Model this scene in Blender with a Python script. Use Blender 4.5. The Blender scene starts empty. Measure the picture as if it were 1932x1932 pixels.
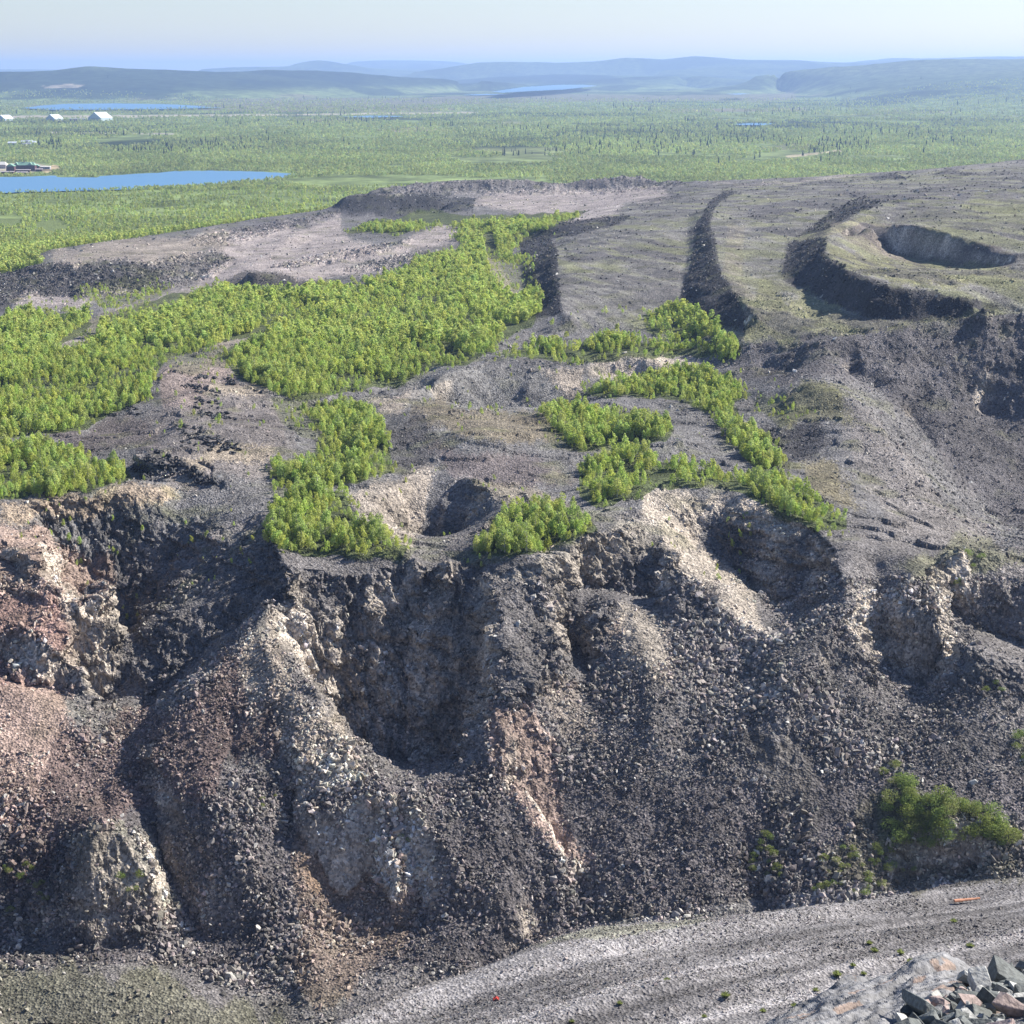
import bpy, math, random
import numpy as np

# ------------------------------------------------------------------ camera, light, exposure
scene = bpy.context.scene
col = scene.collection
HC = 200.0                      # height of the viewpoint above the plain
FL = 1.866                      # focal length in picture heights
TH = math.radians(13.03)        # camera pitch
cam_data = bpy.data.cameras.new('camera')
cam = bpy.data.objects.new('camera', cam_data)
col.objects.link(cam)
cam.location = (0, 0, HC)
cam.rotation_euler = (math.pi / 2 - TH, 0, 0)
cam_data.sensor_width = 36
cam_data.sensor_height = 36
cam_data.lens = FL * 36
cam_data.clip_start = 1.0
cam_data.clip_end = 120000
scene.camera = cam

SUN = np.array([0.78, 0.36, 0.62]); SUN /= np.linalg.norm(SUN)
sun_el = math.asin(SUN[2]); sun_az = math.atan2(SUN[0], SUN[1])
world = bpy.data.worlds.new('World'); scene.world = world
world.use_nodes = True
wn = world.node_tree.nodes; wl = world.node_tree.links
sky = wn.new('ShaderNodeTexSky'); sky.sky_type = 'NISHITA'; sky.sun_disc = False
sky.sun_elevation = sun_el; sky.sun_rotation = sun_az
sky.air_density = 1.0; sky.dust_density = 0.4; sky.ozone_density = 2.0; sky.altitude = 300
bg = wn['Background']; bg.inputs[1].default_value = 0.068
tint = wn.new('ShaderNodeVectorMath'); tint.operation = 'MULTIPLY'; tint.inputs[1].default_value = (0.945, 0.955, 1.09)
wl.new(sky.outputs[0], tint.inputs[0]); wl.new(tint.outputs[0], bg.inputs[0])
sl = bpy.data.lights.new('sun', 'SUN'); sl.energy = 5.0; sl.angle = math.radians(0.5)
sl.color = (1.0, 0.94, 0.85)
so = bpy.data.objects.new('sun', sl); col.objects.link(so)
so.rotation_euler = (math.pi / 2 - sun_el, 0, -sun_az + math.pi)
from mathutils import Vector
so.rotation_euler = Vector((-SUN[0], -SUN[1], -SUN[2])).to_track_quat('-Z', 'Y').to_euler()
so.location = (0, 0, 600)
scene.view_settings.view_transform = 'Standard'
scene.view_settings.look = 'None'
scene.view_settings.exposure = 1.03
scene.view_settings.gamma = 1.0
scene.cycles.volume_bounces = 1
scene.cycles.max_bounces = 8
scene.cycles.diffuse_bounces = 4
scene.cycles.transmission_bounces = 6
scene.cycles.transparent_max_bounces = 4

# ------------------------------------------------------------------ helpers
rng = np.random.default_rng(7)
random.seed(7)
CT, ST = math.cos(TH), math.sin(TH)

def ray(px, py):
    U = np.asarray(px, float) / 1932 - 0.5; W = 0.5 - np.asarray(py, float) / 1932
    return U, FL * CT + W * ST, -FL * ST + W * CT

def at_z(px, py, z):
    """point of the sight line through a picture position at height z"""
    dx, dy, dz = ray(px, py); t = (z - HC) / dz
    return dx * t, dy * t, z + 0 * t

def at_d(px, py, d):
    dx, dy, dz = ray(px, py); t = d / dy
    return dx * t, d + 0 * t, HC + dz * t

def project(x, y, z):
    f = y * CT - (z - HC) * ST; up = y * ST + (z - HC) * CT
    return (x / f * FL + 0.5) * 1932, (0.5 - up / f * FL) * 1932

def _h(i, j, s):
    a = (i * 374761393 + j * 668265263 + s * 1274126177) & 0x7fffffff
    a = ((a ^ (a >> 13)) * 1274126177) & 0x7fffffff
    return ((a ^ (a >> 16)) & 0xffff) / 32767.5 - 1.0

def vnoise(x, y, s=0):
    xi = np.floor(x).astype(np.int64); yi = np.floor(y).astype(np.int64)
    fx = x - xi; fy = y - yi
    fx = fx * fx * fx * (fx * (6 * fx - 15) + 10); fy = fy * fy * fy * (fy * (6 * fy - 15) + 10)
    a = _h(xi, yi, s); b = _h(xi + 1, yi, s); c = _h(xi, yi + 1, s); d = _h(xi + 1, yi + 1, s)
    return (a + (b - a) * fx) * (1 - fy) + (c + (d - c) * fx) * fy

def fbm(x, y, o=4, s=0, g=0.5, l=2.03):
    r = 0; a = 1.0; t = 0
    for k in range(o):
        ca, sa = math.cos(0.7 * k), math.sin(0.7 * k)
        r = r + a * vnoise((x * ca - y * sa) * l ** k + 13.7 * k, (x * sa + y * ca) * l ** k - 7.3 * k, s + k); t += a; a *= g
    return r / t * 1.4

def ridged(x, y, o=4, s=0, g=0.55):
    r = 0; a = 1.0; t = 0
    for k in range(o):
        r = r + a * (1 - 2 * np.abs(vnoise(x * 2.1 ** k + 5.1 * k, y * 2.1 ** k + 3.3 * k, s + k))); t += a; a *= g
    return r / t

def facet(x, y, s=0):
    """broken rock: tilted flat plates over an irregular cell pattern"""
    xi = np.floor(x).astype(np.int64); yi = np.floor(y).astype(np.int64)
    best = np.full(x.shape, 9.0); out = np.zeros(x.shape)
    for a in (-1, 0, 1):
        for b in (-1, 0, 1):
            i, j = xi + a, yi + b
            dx = x - (i + 0.5 + 0.45 * _h(i, j, s)); dy = y - (j + 0.5 + 0.45 * _h(i, j, s + 1)); d = dx * dx + dy * dy
            m = d < best; best = np.where(m, d, best)
            v = _h(i, j, s + 2) * 0.6 + dx * _h(i, j, s + 3) * 1.0 + dy * _h(i, j, s + 4) * 1.0
            out = np.where(m, v, out)
    return out

def inpoly(px, py, poly):
    px = np.asarray(px); py = np.asarray(py)
    xs = [p[0] for p in poly]; ys = [p[1] for p in poly]
    r = np.zeros(px.shape, bool)
    m = (px >= min(xs)) & (px <= max(xs)) & (py >= min(ys)) & (py <= max(ys))
    if not m.any(): return r
    X = px[m]; Y = py[m]; ins = np.zeros(X.shape, bool); n = len(poly)
    for i in range(n):
        x1, y1 = poly[i]; x2, y2 = poly[(i + 1) % n]
        if y1 == y2: continue
        c = ((y1 > Y) != (y2 > Y)) & (X < (x2 - x1) * (Y - y1) / (y2 - y1) + x1)
        ins ^= c
    r[m] = ins
    return r

def mesh_obj(name, v, f, mat=None, parent=None, smooth=False, colr=None, link=True):
    """v (n,3); f an (m,k) array or list of arrays; one mesh object"""
    me = bpy.data.meshes.new(name)
    if isinstance(f, np.ndarray): f = [f]
    f = [np.asarray(a, np.int32) for a in f if len(a)]
    v = np.asarray(v, np.float32)
    nl = sum(a.size for a in f); npoly = sum(len(a) for a in f)
    me.vertices.add(len(v)); me.vertices.foreach_set('co', v.ravel())
    me.loops.add(nl); me.loops.foreach_set('vertex_index', np.concatenate([a.ravel() for a in f]))
    me.polygons.add(npoly)
    tot = np.concatenate([np.full(len(a), a.shape[1], np.int32) for a in f])
    st = np.concatenate([[0], np.cumsum(tot)[:-1]]).astype(np.int32)
    me.polygons.foreach_set('loop_start', st)
    try: me.polygons.foreach_set('loop_total', tot)
    except Exception: pass
    me.polygons.foreach_set('use_smooth', np.full(npoly, smooth))
    if colr is not None:
        for nm, c in colr.items():
            a = me.color_attributes.new(nm, 'FLOAT_COLOR', 'POINT')
            c4 = np.ones((len(v), 4), np.float32); c4[:, :c.shape[1]] = c
            a.data.foreach_set('color', c4.ravel())
    me.update(calc_edges=True)
    me.validate()
    if mat: me.materials.append(mat)
    o = bpy.data.objects.new(name, me)
    if link: col.objects.link(o)
    if parent: o.parent = parent
    return o

def tag(o, label=None, cat=None, group=None, kind=None):
    if label: o['label'] = label
    if cat: o['category'] = cat
    if group: o['group'] = group
    if kind: o['kind'] = kind
    return o

# ------------------------------------------------------------------ terrain: heights of the places one can make out
ZB = [(0, 60), (1040, 60), (1180, 45), (1468, 19), (1750, -5), (1932, -14), (2300, -30)]
def zb(py): return np.interp(py, [a[0] for a in ZB], [a[1] for a in ZB])
_py = np.linspace(1041, 2300, 200)
_, _yy, _ = at_z(np.full(200, 966.), _py, zb(_py))
def z0(y):      # mean profile of the pit side
    return np.interp(y, np.r_[330, _yy[::-1][_yy[::-1] > 335], 560], np.r_[-30, zb(_py)[::-1][_yy[::-1] > 335], 60])

A = []   # (px, py, z)
B = []   # (px, py, dz over the mean pit profile)
D = []   # (px, py, distance)
Wd = []  # (px at mid height, y, z)
# near gravel spur
D += [[(500, 2040, 118), (640, 1932, 126), (760, 1890, 130), (870, 1850, 134), (1020, 1790, 138), (1130, 1758, 141), (1300, 1737, 144), (1400, 1717, 146), (1560, 1692, 149), (1700, 1680, 152), (1780, 1668, 156), (1860, 1660, 158), (1932, 1658, 158), (2100, 1640, 160), (2400, 1600, 165)]]
Wd += [[(-600, 100, 125), (640, 100, 136), (1932, 100, 143.5), (2600, 100, 150)], [(-600, 75, 130), (640, 75, 140), (1932, 75, 154), (2600, 75, 158)],
       [(-600, 50, 140), (640, 50, 150), (1500, 50, 166), (1932, 50, 171), (2600, 50, 174)], [(-600, 35, 150), (640, 35, 165), (1500, 36, 176.5), (1932, 36, 177.5), (2600, 35, 178)], [(-600, 28, 160), (2600, 28, 180)]]
Wd += [[(-600, 190, 84), (640, 190, 92), (1000, 190, 100), (2600, 195, 108)], [(-600, 260, 30), (800, 260, 38), (2600, 265, 50)], [(-600, 325, -8), (800, 325, -2), (2600, 335, 12)], [(-600, 360, -20), (600, 360, -18), (1200, 365, -12), (2600, 370, 0)]]
# floor of the pit, ridges (+) and hollows (-)
B += [[(-300, 1890, 4), (0, 1880, 5), (100, 1858, 7), (200, 1848, 8), (300, 1866, 6), (420, 1900, 3), (500, 1940, 0)], [(0, 1932, 8), (250, 1932, 7)],
      [(-200, 1800, -3), (0, 1800, -3), (150, 1800, -3), (260, 1790, -4), (400, 1830, -4), (560, 1880, -4)],
      [(185, 1760, 3), (175, 1660, 12), (165, 1580, 18), (200, 1545, 18), (240, 1570, 14), (290, 1660, 8)], [(-200, 1650, 0), (0, 1590, 0), (10, 1690, -4), (80, 1760, -5)],
      [(290, 1520, -3), (300, 1620, -4), (380, 1750, -5), (480, 1850, -6)],
      [(330, 1500, 5), (400, 1470, 8), (440, 1540, 6), (480, 1640, 5)], [(560, 1500, -2), (540, 1600, -1)],
      [(580, 1530, 5), (700, 1490, 8), (780, 1500, 9), (830, 1560, 8), (880, 1640, 7), (960, 1720, 5), (1010, 1790, 3)],
      [(590, 1610, -3), (650, 1700, -7), (700, 1640, -6), (750, 1690, -4)], [(750, 1560, -1), (800, 1700, -4)], [(730, 1570, 5), (760, 1660, 2)], [(640, 1580, 3), (630, 1640, -1)],
      [(560, 1760, 2), (620, 1850, 1)], [(800, 1800, 2), (900, 1850, 0)], [(1020, 1770, -6), (940, 1840, -6), (820, 1900, -7)],
      [(960, 1500, -3), (1040, 1600, -4), (1110, 1700, -5)],
      [(930, 1335, 8), (950, 1380, 9), (960, 1430, 8), (1010, 1520, 5), (1080, 1610, 3)],
      [(480, 1180, 4), (530, 1260, 7), (600, 1340, 7), (660, 1410, 6), (700, 1465, 5), (770, 1478, 3), (860, 1455, 4), (905, 1400, 6), (930, 1335, 8)],
      [(430, 1340, 3), (440, 1440, 3)], [(250, 1440, -3), (300, 1560, -3)],
      [(940, 1110, 2), (950, 1200, 7), (1000, 1260, 6), (955, 1310, 8)],
      [(1030, 1115, -9), (1130, 1125, -12), (1230, 1140, -12), (1330, 1170, -7)], [(1190, 1150, 0), (1200, 1190, 3), (1230, 1260, 4), (1230, 1400, 4)],
      [(1060, 1220, -9), (1115, 1265, -6)], [(1020, 1180, 4), (1040, 1210, 3)], [(1120, 1160, 2), (1160, 1130, 1)],
      [(1320, 1110, 1), (1400, 1180, 2), (1470, 1208, 3)], [(1600, 1110, 4), (1540, 1165, 4), (1480, 1205, 3)],
      [(1300, 1490, 2), (1400, 1375, 4), (1480, 1300, 7), (1560, 1190, 6), (1620, 1130, 5)], [(1330, 1320, -1), (1420, 1270, -1)],
      [(1560, 1260, 3), (1640, 1330, 4)], [(1640, 1235, -8), (1750, 1295, -9), (1830, 1295, -9)], [(1700, 1130, 5), (1780, 1180, 6), (1880, 1235, 5), (1960, 1270, 4)],
      [(1760, 1125, -8), (1850, 1190, -11), (1932, 1215, -12), (2100, 1250, -8)],
      [(1490, 1400, 4), (1530, 1480, 4), (1510, 1560, 3)], [(1400, 1640, -1), (1450, 1720, -2)],
      [(1650, 1530, 3), (1720, 1500, 6), (1800, 1560, 8), (1900, 1575, 7)], [(1680, 1670, -3), (1760, 1640, -3), (1850, 1645, -4)], [(2000, 1500, 4), (2300, 1500, 8)], [(1932, 1400, 2), (2200, 1350, 4)],
      [(0, 1400, 2), (0, 1500, 3), (60, 1480, 3)], [(140, 1450, -3), (200, 1520, -3)], [(-300, 1500, 4), (-300, 1300, 5)],
      [(1200, 1500, 2), (1250, 1600, 1)]]
# middle hollow
A += [[(560, 1072, 55), (640, 1068, 54), (720, 1072, 54), (800, 1062, 54.5), (860, 1062, 55), (930, 1095, 54)]]
D += [[(540, 1250, 528), (600, 1350, 521), (710, 1445, 516), (800, 1460, 515), (870, 1425, 515), (912, 1335, 518)]]
D += [[(540, 1130, 541), (530, 1190, 534)], [(620, 1120, 543), (630, 1200, 536)], [(700, 1100, 544), (700, 1180, 541)], [(850, 1110, 543), (860, 1200, 537)], [(760, 1180, 546), (770, 1260, 539)], [(915, 1200, 534)]]
# left hollow
A += [[(-300, 960, 62), (0, 950, 62), (120, 932, 62), (250, 925, 62), (290, 925, 62), (330, 908, 62), (440, 915, 62), (490, 938, 61), (500, 1000, 60), (530, 1045, 58), (560, 1072, 55)]]
B += [[(-200, 1010, 0), (40, 1020, -1), (90, 1100, -1), (160, 1130, -3), (200, 1085, -3)], [(20, 1090, -8), (50, 1110, -7)], [(0, 1190, -1), (80, 1195, 0), (150, 1240, -2)],
      [(-200, 1270, -4), (0, 1262, -7), (60, 1290, -8), (120, 1307, -10), (150, 1288, -11)], [(-200, 1290, -2), (0, 1290, -3), (100, 1330, -4), (140, 1375, -3)]]
D += [[(60, 1000, 606), (120, 1060, 600), (230, 1100, 594), (260, 1200, 577), (200, 1280, 562), (150, 1322, 552)],
      [(432, 1100, 560), (360, 1170, 548), (290, 1232, 541), (220, 1300, 533), (150, 1352, 526)], [(420, 1000, 592), (400, 1050, 585)], [(300, 1130, 584), (330, 1050, 600)],
      [(520, 1085, 551), (430, 1180, 545), (370, 1240, 536), (320, 1300, 528), (275, 1345, 521)]]
B += [[(560, 1085, 0), (520, 1130, 2), (480, 1180, 4), (430, 1240, 4), (380, 1290, 4), (330, 1350, 3), (290, 1420, 2)]]
# right hollow
A += [[(930, 1095, 54), (1000, 1052, 60), (1080, 1022, 61), (1160, 1000, 61), (1205, 965, 62), (1222, 925, 63), (1350, 925, 62), (1450, 955, 62), (1540, 1000, 60)], [(1222, 930, 62), (1262, 1040, 56.5)]]
B += [[(1262, 1042, 1), (1320, 1110, 1)]]
A += [[(1540, 1000, 60), (1575, 1050, 58), (1600, 1108, 56)]]
D += [[(1300, 1000, 604), (1340, 1030, 598), (1400, 1092, 588), (1440, 1150, 572), (1468, 1192, 556)], [(1510, 1165, 560), (1560, 1130, 560)]]
# shelf on the left: woods and tyres
A += [[(-300, 850, 62), (100, 850, 62), (230, 890, 61)], [(-300, 700, 60), (0, 700, 60), (180, 740, 62)], [(-300, 620, 55), (0, 620, 55), (200, 640, 58)], [(430, 580, 62), (350, 640, 62)], [(300, 800, 63)],
      [(280, 848, 68), (340, 865, 67), (400, 895, 65)], [(250, 880, 61), (300, 902, 62)], [(330, 800, 68), (450, 810, 67), (560, 830, 64)], [(340, 760, 66), (480, 770, 64)], [(300, 720, 68), (340, 690, 70), (430, 700, 66)],
      [(420, 830, 66), (480, 880, 62)], [(140, 810, 61), (230, 820, 60)], [(150, 570, 54), (260, 600, 60)],
      [(500, 640, 64), (530, 620, 64)], [(700, 600, 67)], [(850, 500, 67), (950, 560, 66)], [(600, 700, 64)], [(940, 640, 66)], [(300, 660, 62)], [(620, 560, 63), (750, 530, 65)],
      [(560, 752, 63), (650, 748, 64), (740, 737, 64), (790, 728, 64), (860, 697, 64), (950, 682, 65), (1080, 690, 64), (1110, 692, 63)],
      [(580, 785, 58), (700, 775, 54), (760, 775, 51), (850, 778, 48.5), (1000, 776, 49), (1090, 765, 52)], [(650, 850, 60), (550, 900, 60)], [(560, 1000, 59), (660, 1020, 58.5)]]
# oval mound and little sinkhole
A += [[(735, 805, 65), (780, 782, 66), (860, 778, 66), (1000, 778, 66), (1085, 785, 64)], [(950, 830, 67), (850, 820, 66)], [(735, 860, 60), (780, 890, 60)], [(840, 888, 60), (900, 905, 60), (1080, 935, 60)], [(1100, 900, 61), (1060, 850, 63)],
      [(688, 940, 60), (740, 918, 60), (830, 889, 60), (900, 912, 61), (960, 945, 61), (940, 1000, 59), (890, 1035, 58), (840, 1060, 58)], [(690, 990, 59), (740, 1030, 58), (790, 1052, 57.5)]]
D += [[(740, 985, 622), (790, 1025, 630), (850, 1030, 628), (890, 985, 632)], [(840, 950, 640), (830, 1000, 634)]]
A += [[(1000, 980, 61), (1080, 990, 61)], [(1300, 840, 65), (1200, 820, 64)], [(1400, 870, 62)], [(1250, 900, 63), (1130, 930, 61)], [(1000, 720, 60)], [(1150, 760, 60), (1350, 770, 61)]]
A += [[(1130, 878, 59), (1200, 865, 59)], [(1120, 858, 62), (1250, 848, 64)]]
A += [[(940, 668, 65), (1100, 664, 65), (1230, 673, 65), (1370, 684, 66)], [(1110, 712, 56), (1230, 714, 55), (1340, 712, 56)], [(1300, 740, 60), (1430, 760, 62)], [(1480, 890, 62), (1540, 990, 61)],
      [(1470, 745, 66), (1520, 724, 72), (1600, 745, 72), (1650, 800, 66), (1700, 870, 60), (1750, 950, 55), (1800, 1000, 51), (1850, 1050, 46)], [(1440, 830, 60), (1500, 860, 58), (1560, 850, 61)], [(1540, 920, 63), (1600, 930, 61)], [(1650, 1000, 58), (1700, 1050, 56)], [(1640, 1060, 56), (1690, 1105, 54)],
      [(1700, 1100, 57), (1820, 1028, 59), (1932, 1075, 53), (2200, 1150, 50)], [(1450, 780, 62), (1480, 800, 63)]]
# great scree and pit on the right
A += [[(1370, 688, 66), (1400, 650, 74), (1560, 640, 82), (1720, 612, 87), (1870, 592, 91), (1932, 587, 93), (2300, 560, 102)], [(1440, 700, 67), (1500, 702, 69)], [(1600, 710, 68), (1660, 740, 64)], [(1720, 700, 70), (1850, 690, 72), (1932, 690, 72)],
      [(1720, 800, 52), (1800, 880, 42), (1860, 960, 33), (1932, 1020, 28)], [(1850, 780, 53), (1932, 800, 52), (2200, 800, 56)], [(1932, 900, 36), (2200, 950, 36)], [(1700, 790, 57), (1760, 860, 47)]]
# waste-rock plateau
A += [[(972, 455, 63), (985, 520, 63), (1000, 605, 63)], [(1045, 465, 76), (1048, 520, 76), (1056, 570, 76), (1075, 600, 73)], [(1000, 648, 64), (1060, 618, 69), (1180, 592, 72), (1250, 600, 71), (1290, 625, 68)], [(1000, 640, 64), (1200, 632, 66), (1310, 645, 66)],
      [(1150, 450, 80), (1270, 440, 83)], [(1150, 540, 77), (1270, 550, 78)], [(1000, 430, 72), (1080, 424, 76), (1170, 405, 79)], [(1000, 446, 65), (1080, 442, 73), (1170, 425, 77)],
      [(1300, 400, 86), (1298, 470, 82), (1285, 560, 77), (1290, 600, 72)], [(1335, 390, 92), (1345, 470, 91), (1362, 520, 89), (1400, 560, 86), (1430, 600, 83)], [(1320, 540, 84), (1350, 545, 85)], [(1320, 600, 74), (1400, 625, 75)],
      [(1420, 480, 90), (1450, 560, 86)], [(1480, 610, 82), (1400, 640, 76)],
      [(1640, 372, 101), (1560, 412, 98), (1490, 460, 93), (1480, 515, 89), (1560, 572, 86.5), (1640, 598, 87), (1740, 606, 88), (1860, 592, 91)],
      [(1665, 378, 107), (1600, 412, 106), (1560, 440, 104), (1555, 480, 102), (1600, 515, 101), (1660, 540, 100), (1760, 550, 99), (1870, 575, 96)],
      [(1610, 487, 96), (1660, 496, 93), (1720, 502, 91), (1800, 508, 91), (1890, 510, 94)], [(1600, 506, 100), (1700, 517, 100), (1800, 525, 100), (1932, 528, 100), (2200, 530, 105)],
      [(1565, 430, 104), (1600, 421, 107.5), (1640, 419, 109), (1700, 421, 109.5), (1760, 430, 109), (1830, 453, 105.5), (1900, 476, 103.5), (1940, 494, 102)],
      [(1932, 420, 110), (2200, 420, 116)], [(1800, 380, 110), (1932, 370, 113)], [(1700, 335, 103), (1932, 330, 113)], [(1500, 350, 96), (1300, 365, 86)], [(1250, 400, 84), (1400, 390, 92), (1500, 400, 96)],
      [(1645, 336, 100), (1670, 327, 104.5), (1690, 329, 104), (1715, 336, 102)], [(1755, 331, 104), (1790, 319, 110), (1815, 322, 108), (1850, 331, 107)],
      [(1240, 345, 80), (1320, 341, 85), (1500, 335, 92), (1640, 326, 98), (1760, 318, 103), (1932, 300, 111), (2300, 290, 116)]]
D += [[(1600, 460, 1188), (1640, 480, 1186), (1700, 488, 1158), (1760, 492, 1120), (1850, 503, 1056), (1912, 506, 1027)]]
# gravel pads, quarries, berms
A += [[(512, 457, 56), (530, 450, 60), (555, 444, 60.5), (585, 453, 57)], [(560, 505, 58), (640, 478, 61), (760, 458, 62)], [(560, 515, 56), (650, 487, 58)]]
A += [[(-300, 560, 40), (0, 530, 42), (60, 502, 50), (100, 470, 56), (300, 446, 57), (500, 410, 58), (615, 396, 58)], [(110, 492, 58), (250, 497, 58), (330, 480, 58), (420, 468, 57)], [(250, 465, 58), (150, 475, 58)],
      [(-300, 600, 46), (0, 590, 46), (30, 562, 45), (150, 552, 46), (250, 556, 46), (400, 520, 49), (440, 495, 53)], [(550, 470, 55), (620, 440, 56)], [(450, 500, 54), (480, 460, 55)],
      [(625, 410, 58), (700, 409, 58), (800, 404, 59), (895, 394, 60)], [(700, 367, 64), (870, 363, 65), (960, 361, 66), (1100, 358, 67), (1225, 356, 70)], [(900, 385, 62), (1100, 380, 66)],
      [(420, 541, 54), (520, 546, 54.5), (640, 536, 56)], [(640, 500, 58), (800, 480, 60)], [(760, 430, 60), (870, 420, 61)], [(1000, 420, 64), (1100, 398, 68)], [(500, 430, 56), (520, 450, 55)]]
D += [[(635, 386, 1962), (650, 368, 1965), (690, 363, 1968), (800, 368, 1962), (885, 380, 1955)], [(700, 356, 2205), (740, 352, 2210), (850, 338, 2215), (960, 336, 2215), (1050, 345, 2215), (1100, 336, 2215), (1210, 330, 2215), (1240, 345, 2180)],
      [(465, 512, 1318), (540, 521, 1320), (610, 527, 1322)]]
Wd += [[(-600, 2050, 8), (600, 2420, 6)], [(600, 2420, 6), (2600, 2500, 8)], [(-600, 2900, 0), (2600, 2900, 0)]]

UMAX = 0.37
NU, NV = 460, 1160
V0, V1 = math.log(27), math.log(3000)

def to_grid(x, y, nu, nv):
    return np.rint((x / y + UMAX) / (2 * UMAX) * (nu - 1)).astype(int), np.rint((np.log(y) - V0) / (V1 - V0) * (nv - 1)).astype(int)

def gather():
    P = []
    def dens(pts, fn):
        for k in range(max(1, len(pts) - 1)):
            a = np.array(pts[k], float); b = np.array(pts[min(k + 1, len(pts) - 1)], float)
            n = max(2, int(max(abs(b[:2] - a[:2])) / 1.2))
            t = np.linspace(0, 1, n)[:, None]; q = a + (b - a) * t
            P.append(np.stack(fn(q[:, 0], q[:, 1], q[:, 2]), 1))
    for l in A: dens(l, at_z)
    for l in B: dens(l, lambda px, py, dz: at_z(px, py, zb(py) + dz * np.interp(py, [1100, 1400, 1932], [0.6, 0.38, 0.30])))
    for l in D: dens(l, at_d)
    for l in Wd: dens(l, lambda px, y, z: ((px / 1932 - 0.5) / FL * y, y, z))
    return np.concatenate(P)

def solve():
    P = gather(); R = P[:, 2] - z0(P[:, 1]); g = None
    for lv in (16, 8, 4, 2, 1):
        nu, nv = NU // lv, NV // lv
        i, j = to_grid(P[:, 0], P[:, 1], nu, nv)
        ok = (i >= 0) & (i < nu) & (j >= 0) & (j < nv)
        s = np.zeros((nv, nu)); c = np.zeros((nv, nu))
        np.add.at(s, (j[ok], i[ok]), R[ok]); np.add.at(c, (j[ok], i[ok]), 1)
        fix = c > 0; val = np.where(fix, s / np.maximum(c, 1), 0)
        if g is None: g = np.zeros((nv, nu)) + R.mean()
        else:
            jj = np.clip(np.linspace(0, g.shape[0] - 1, nv), 0, g.shape[0] - 1.001); ii = np.clip(np.linspace(0, g.shape[1] - 1, nu), 0, g.shape[1] - 1.001)
            j0 = jj.astype(int); i0 = ii.astype(int); fj = (jj - j0)[:, None]; fi = (ii - i0)[None]
            g = (g[j0][:, i0] * (1 - fi) + g[j0][:, i0 + 1] * fi) * (1 - fj) + (g[j0 + 1][:, i0] * (1 - fi) + g[j0 + 1][:, i0 + 1] * fi) * fj
        for k in range({16: 400, 8: 250, 4: 150, 2: 80, 1: 40}[lv]):
            p = np.pad(g, 1, mode='edge')
            n = 0.25 * (p[2:, 1:-1] + p[:-2, 1:-1] + p[1:-1, 2:] + p[1:-1, :-2])
            g = np.where(fix, val, n)
    for k in range(2):
        p = np.pad(g, 1, mode='edge')
        g = 0.5 * g + 0.125 * (p[2:, 1:-1] + p[:-2, 1:-1] + p[1:-1, 2:] + p[1:-1, :-2])
    return g
GRES = solve()

def base_z(x, y):
    ii = np.clip((x / y + UMAX) / (2 * UMAX) * (NU - 1), 0, NU - 1.001); jj = np.clip((np.log(y) - V0) / (V1 - V0) * (NV - 1), 0, NV - 1.001)
    i0 = ii.astype(int); j0 = jj.astype(int); fi = ii - i0; fj = jj - j0; g = GRES
    r = (g[j0, i0] * (1 - fi) + g[j0, i0 + 1] * fi) * (1 - fj) + (g[j0 + 1, i0] * (1 - fi) + g[j0 + 1, i0 + 1] * fi) * fj
    return r + z0(y)

# ------------------------------------------------------------------ far land: plain and hills
FA, FD, FW = [], [], []
FA += [[(-400, 192, 3), (0, 192, 3), (300, 189, 3), (500, 187, 3), (800, 176, 3), (900, 171, 2)],
       [(1280, 166, 3), (1450, 172, 3), (1600, 188, 3), (1700, 202, 3), (1932, 214, 3), (2300, 220, 3)]]
FD += [[(-400, 150, 15500), (-100, 141, 15500), (0, 137, 15500), (100, 133, 15500), (165, 125, 15500), (205, 127, 15600), (260, 131, 15800), (350, 135, 16000), (430, 138, 16500), (500, 131, 17500), (640, 137, 18000), (800, 146, 18500), (900, 151, 19000), (985, 160, 19500)],
       [(380, 131, 33000), (440, 127, 33000), (540, 125, 33000), (570, 117, 33000), (600, 113, 33000), (630, 116, 33000), (650, 121, 33000), (700, 129, 33000), (760, 134, 33000)],
       [(640, 124, 45000), (670, 115, 45000), (720, 113, 45000), (860, 116, 45000), (900, 123, 44000), (950, 130, 42000)],
       [(780, 136, 28000), (860, 124, 28000), (900, 118, 28000), (950, 117, 28000), (1050, 118, 28000), (1120, 115, 28000), (1180, 107, 28000), (1215, 109, 28000), (1250, 112, 29000), (1310, 106, 29000), (1400, 113, 29000), (1500, 113, 29000), (1600, 119, 29000)],
       [(870, 150, 24500), (950, 143, 24500), (1050, 139, 24500), (1150, 141, 24500), (1230, 147, 24500)], [(1110, 152, 21500), (1200, 145, 21500), (1300, 144, 21500), (1400, 150, 21500), (1480, 157, 21000)],
       [(1250, 133, 25500), (1400, 124, 25500), (1500, 128, 25500), (1600, 135, 25500)],
       [(1420, 146, 17800), (1500, 134, 17600), (1600, 126, 17400), (1700, 117, 17200), (1800, 112, 17000), (1932, 112, 17000), (2300, 108, 17000)],
       [(1600, 117, 32000), (1680, 109, 32000), (1760, 110, 32000), (1860, 106, 32000), (2300, 104, 32000)],
       [(0, 130, 40000), (120, 131, 40000), (-200, 133, 40000)]]
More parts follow.
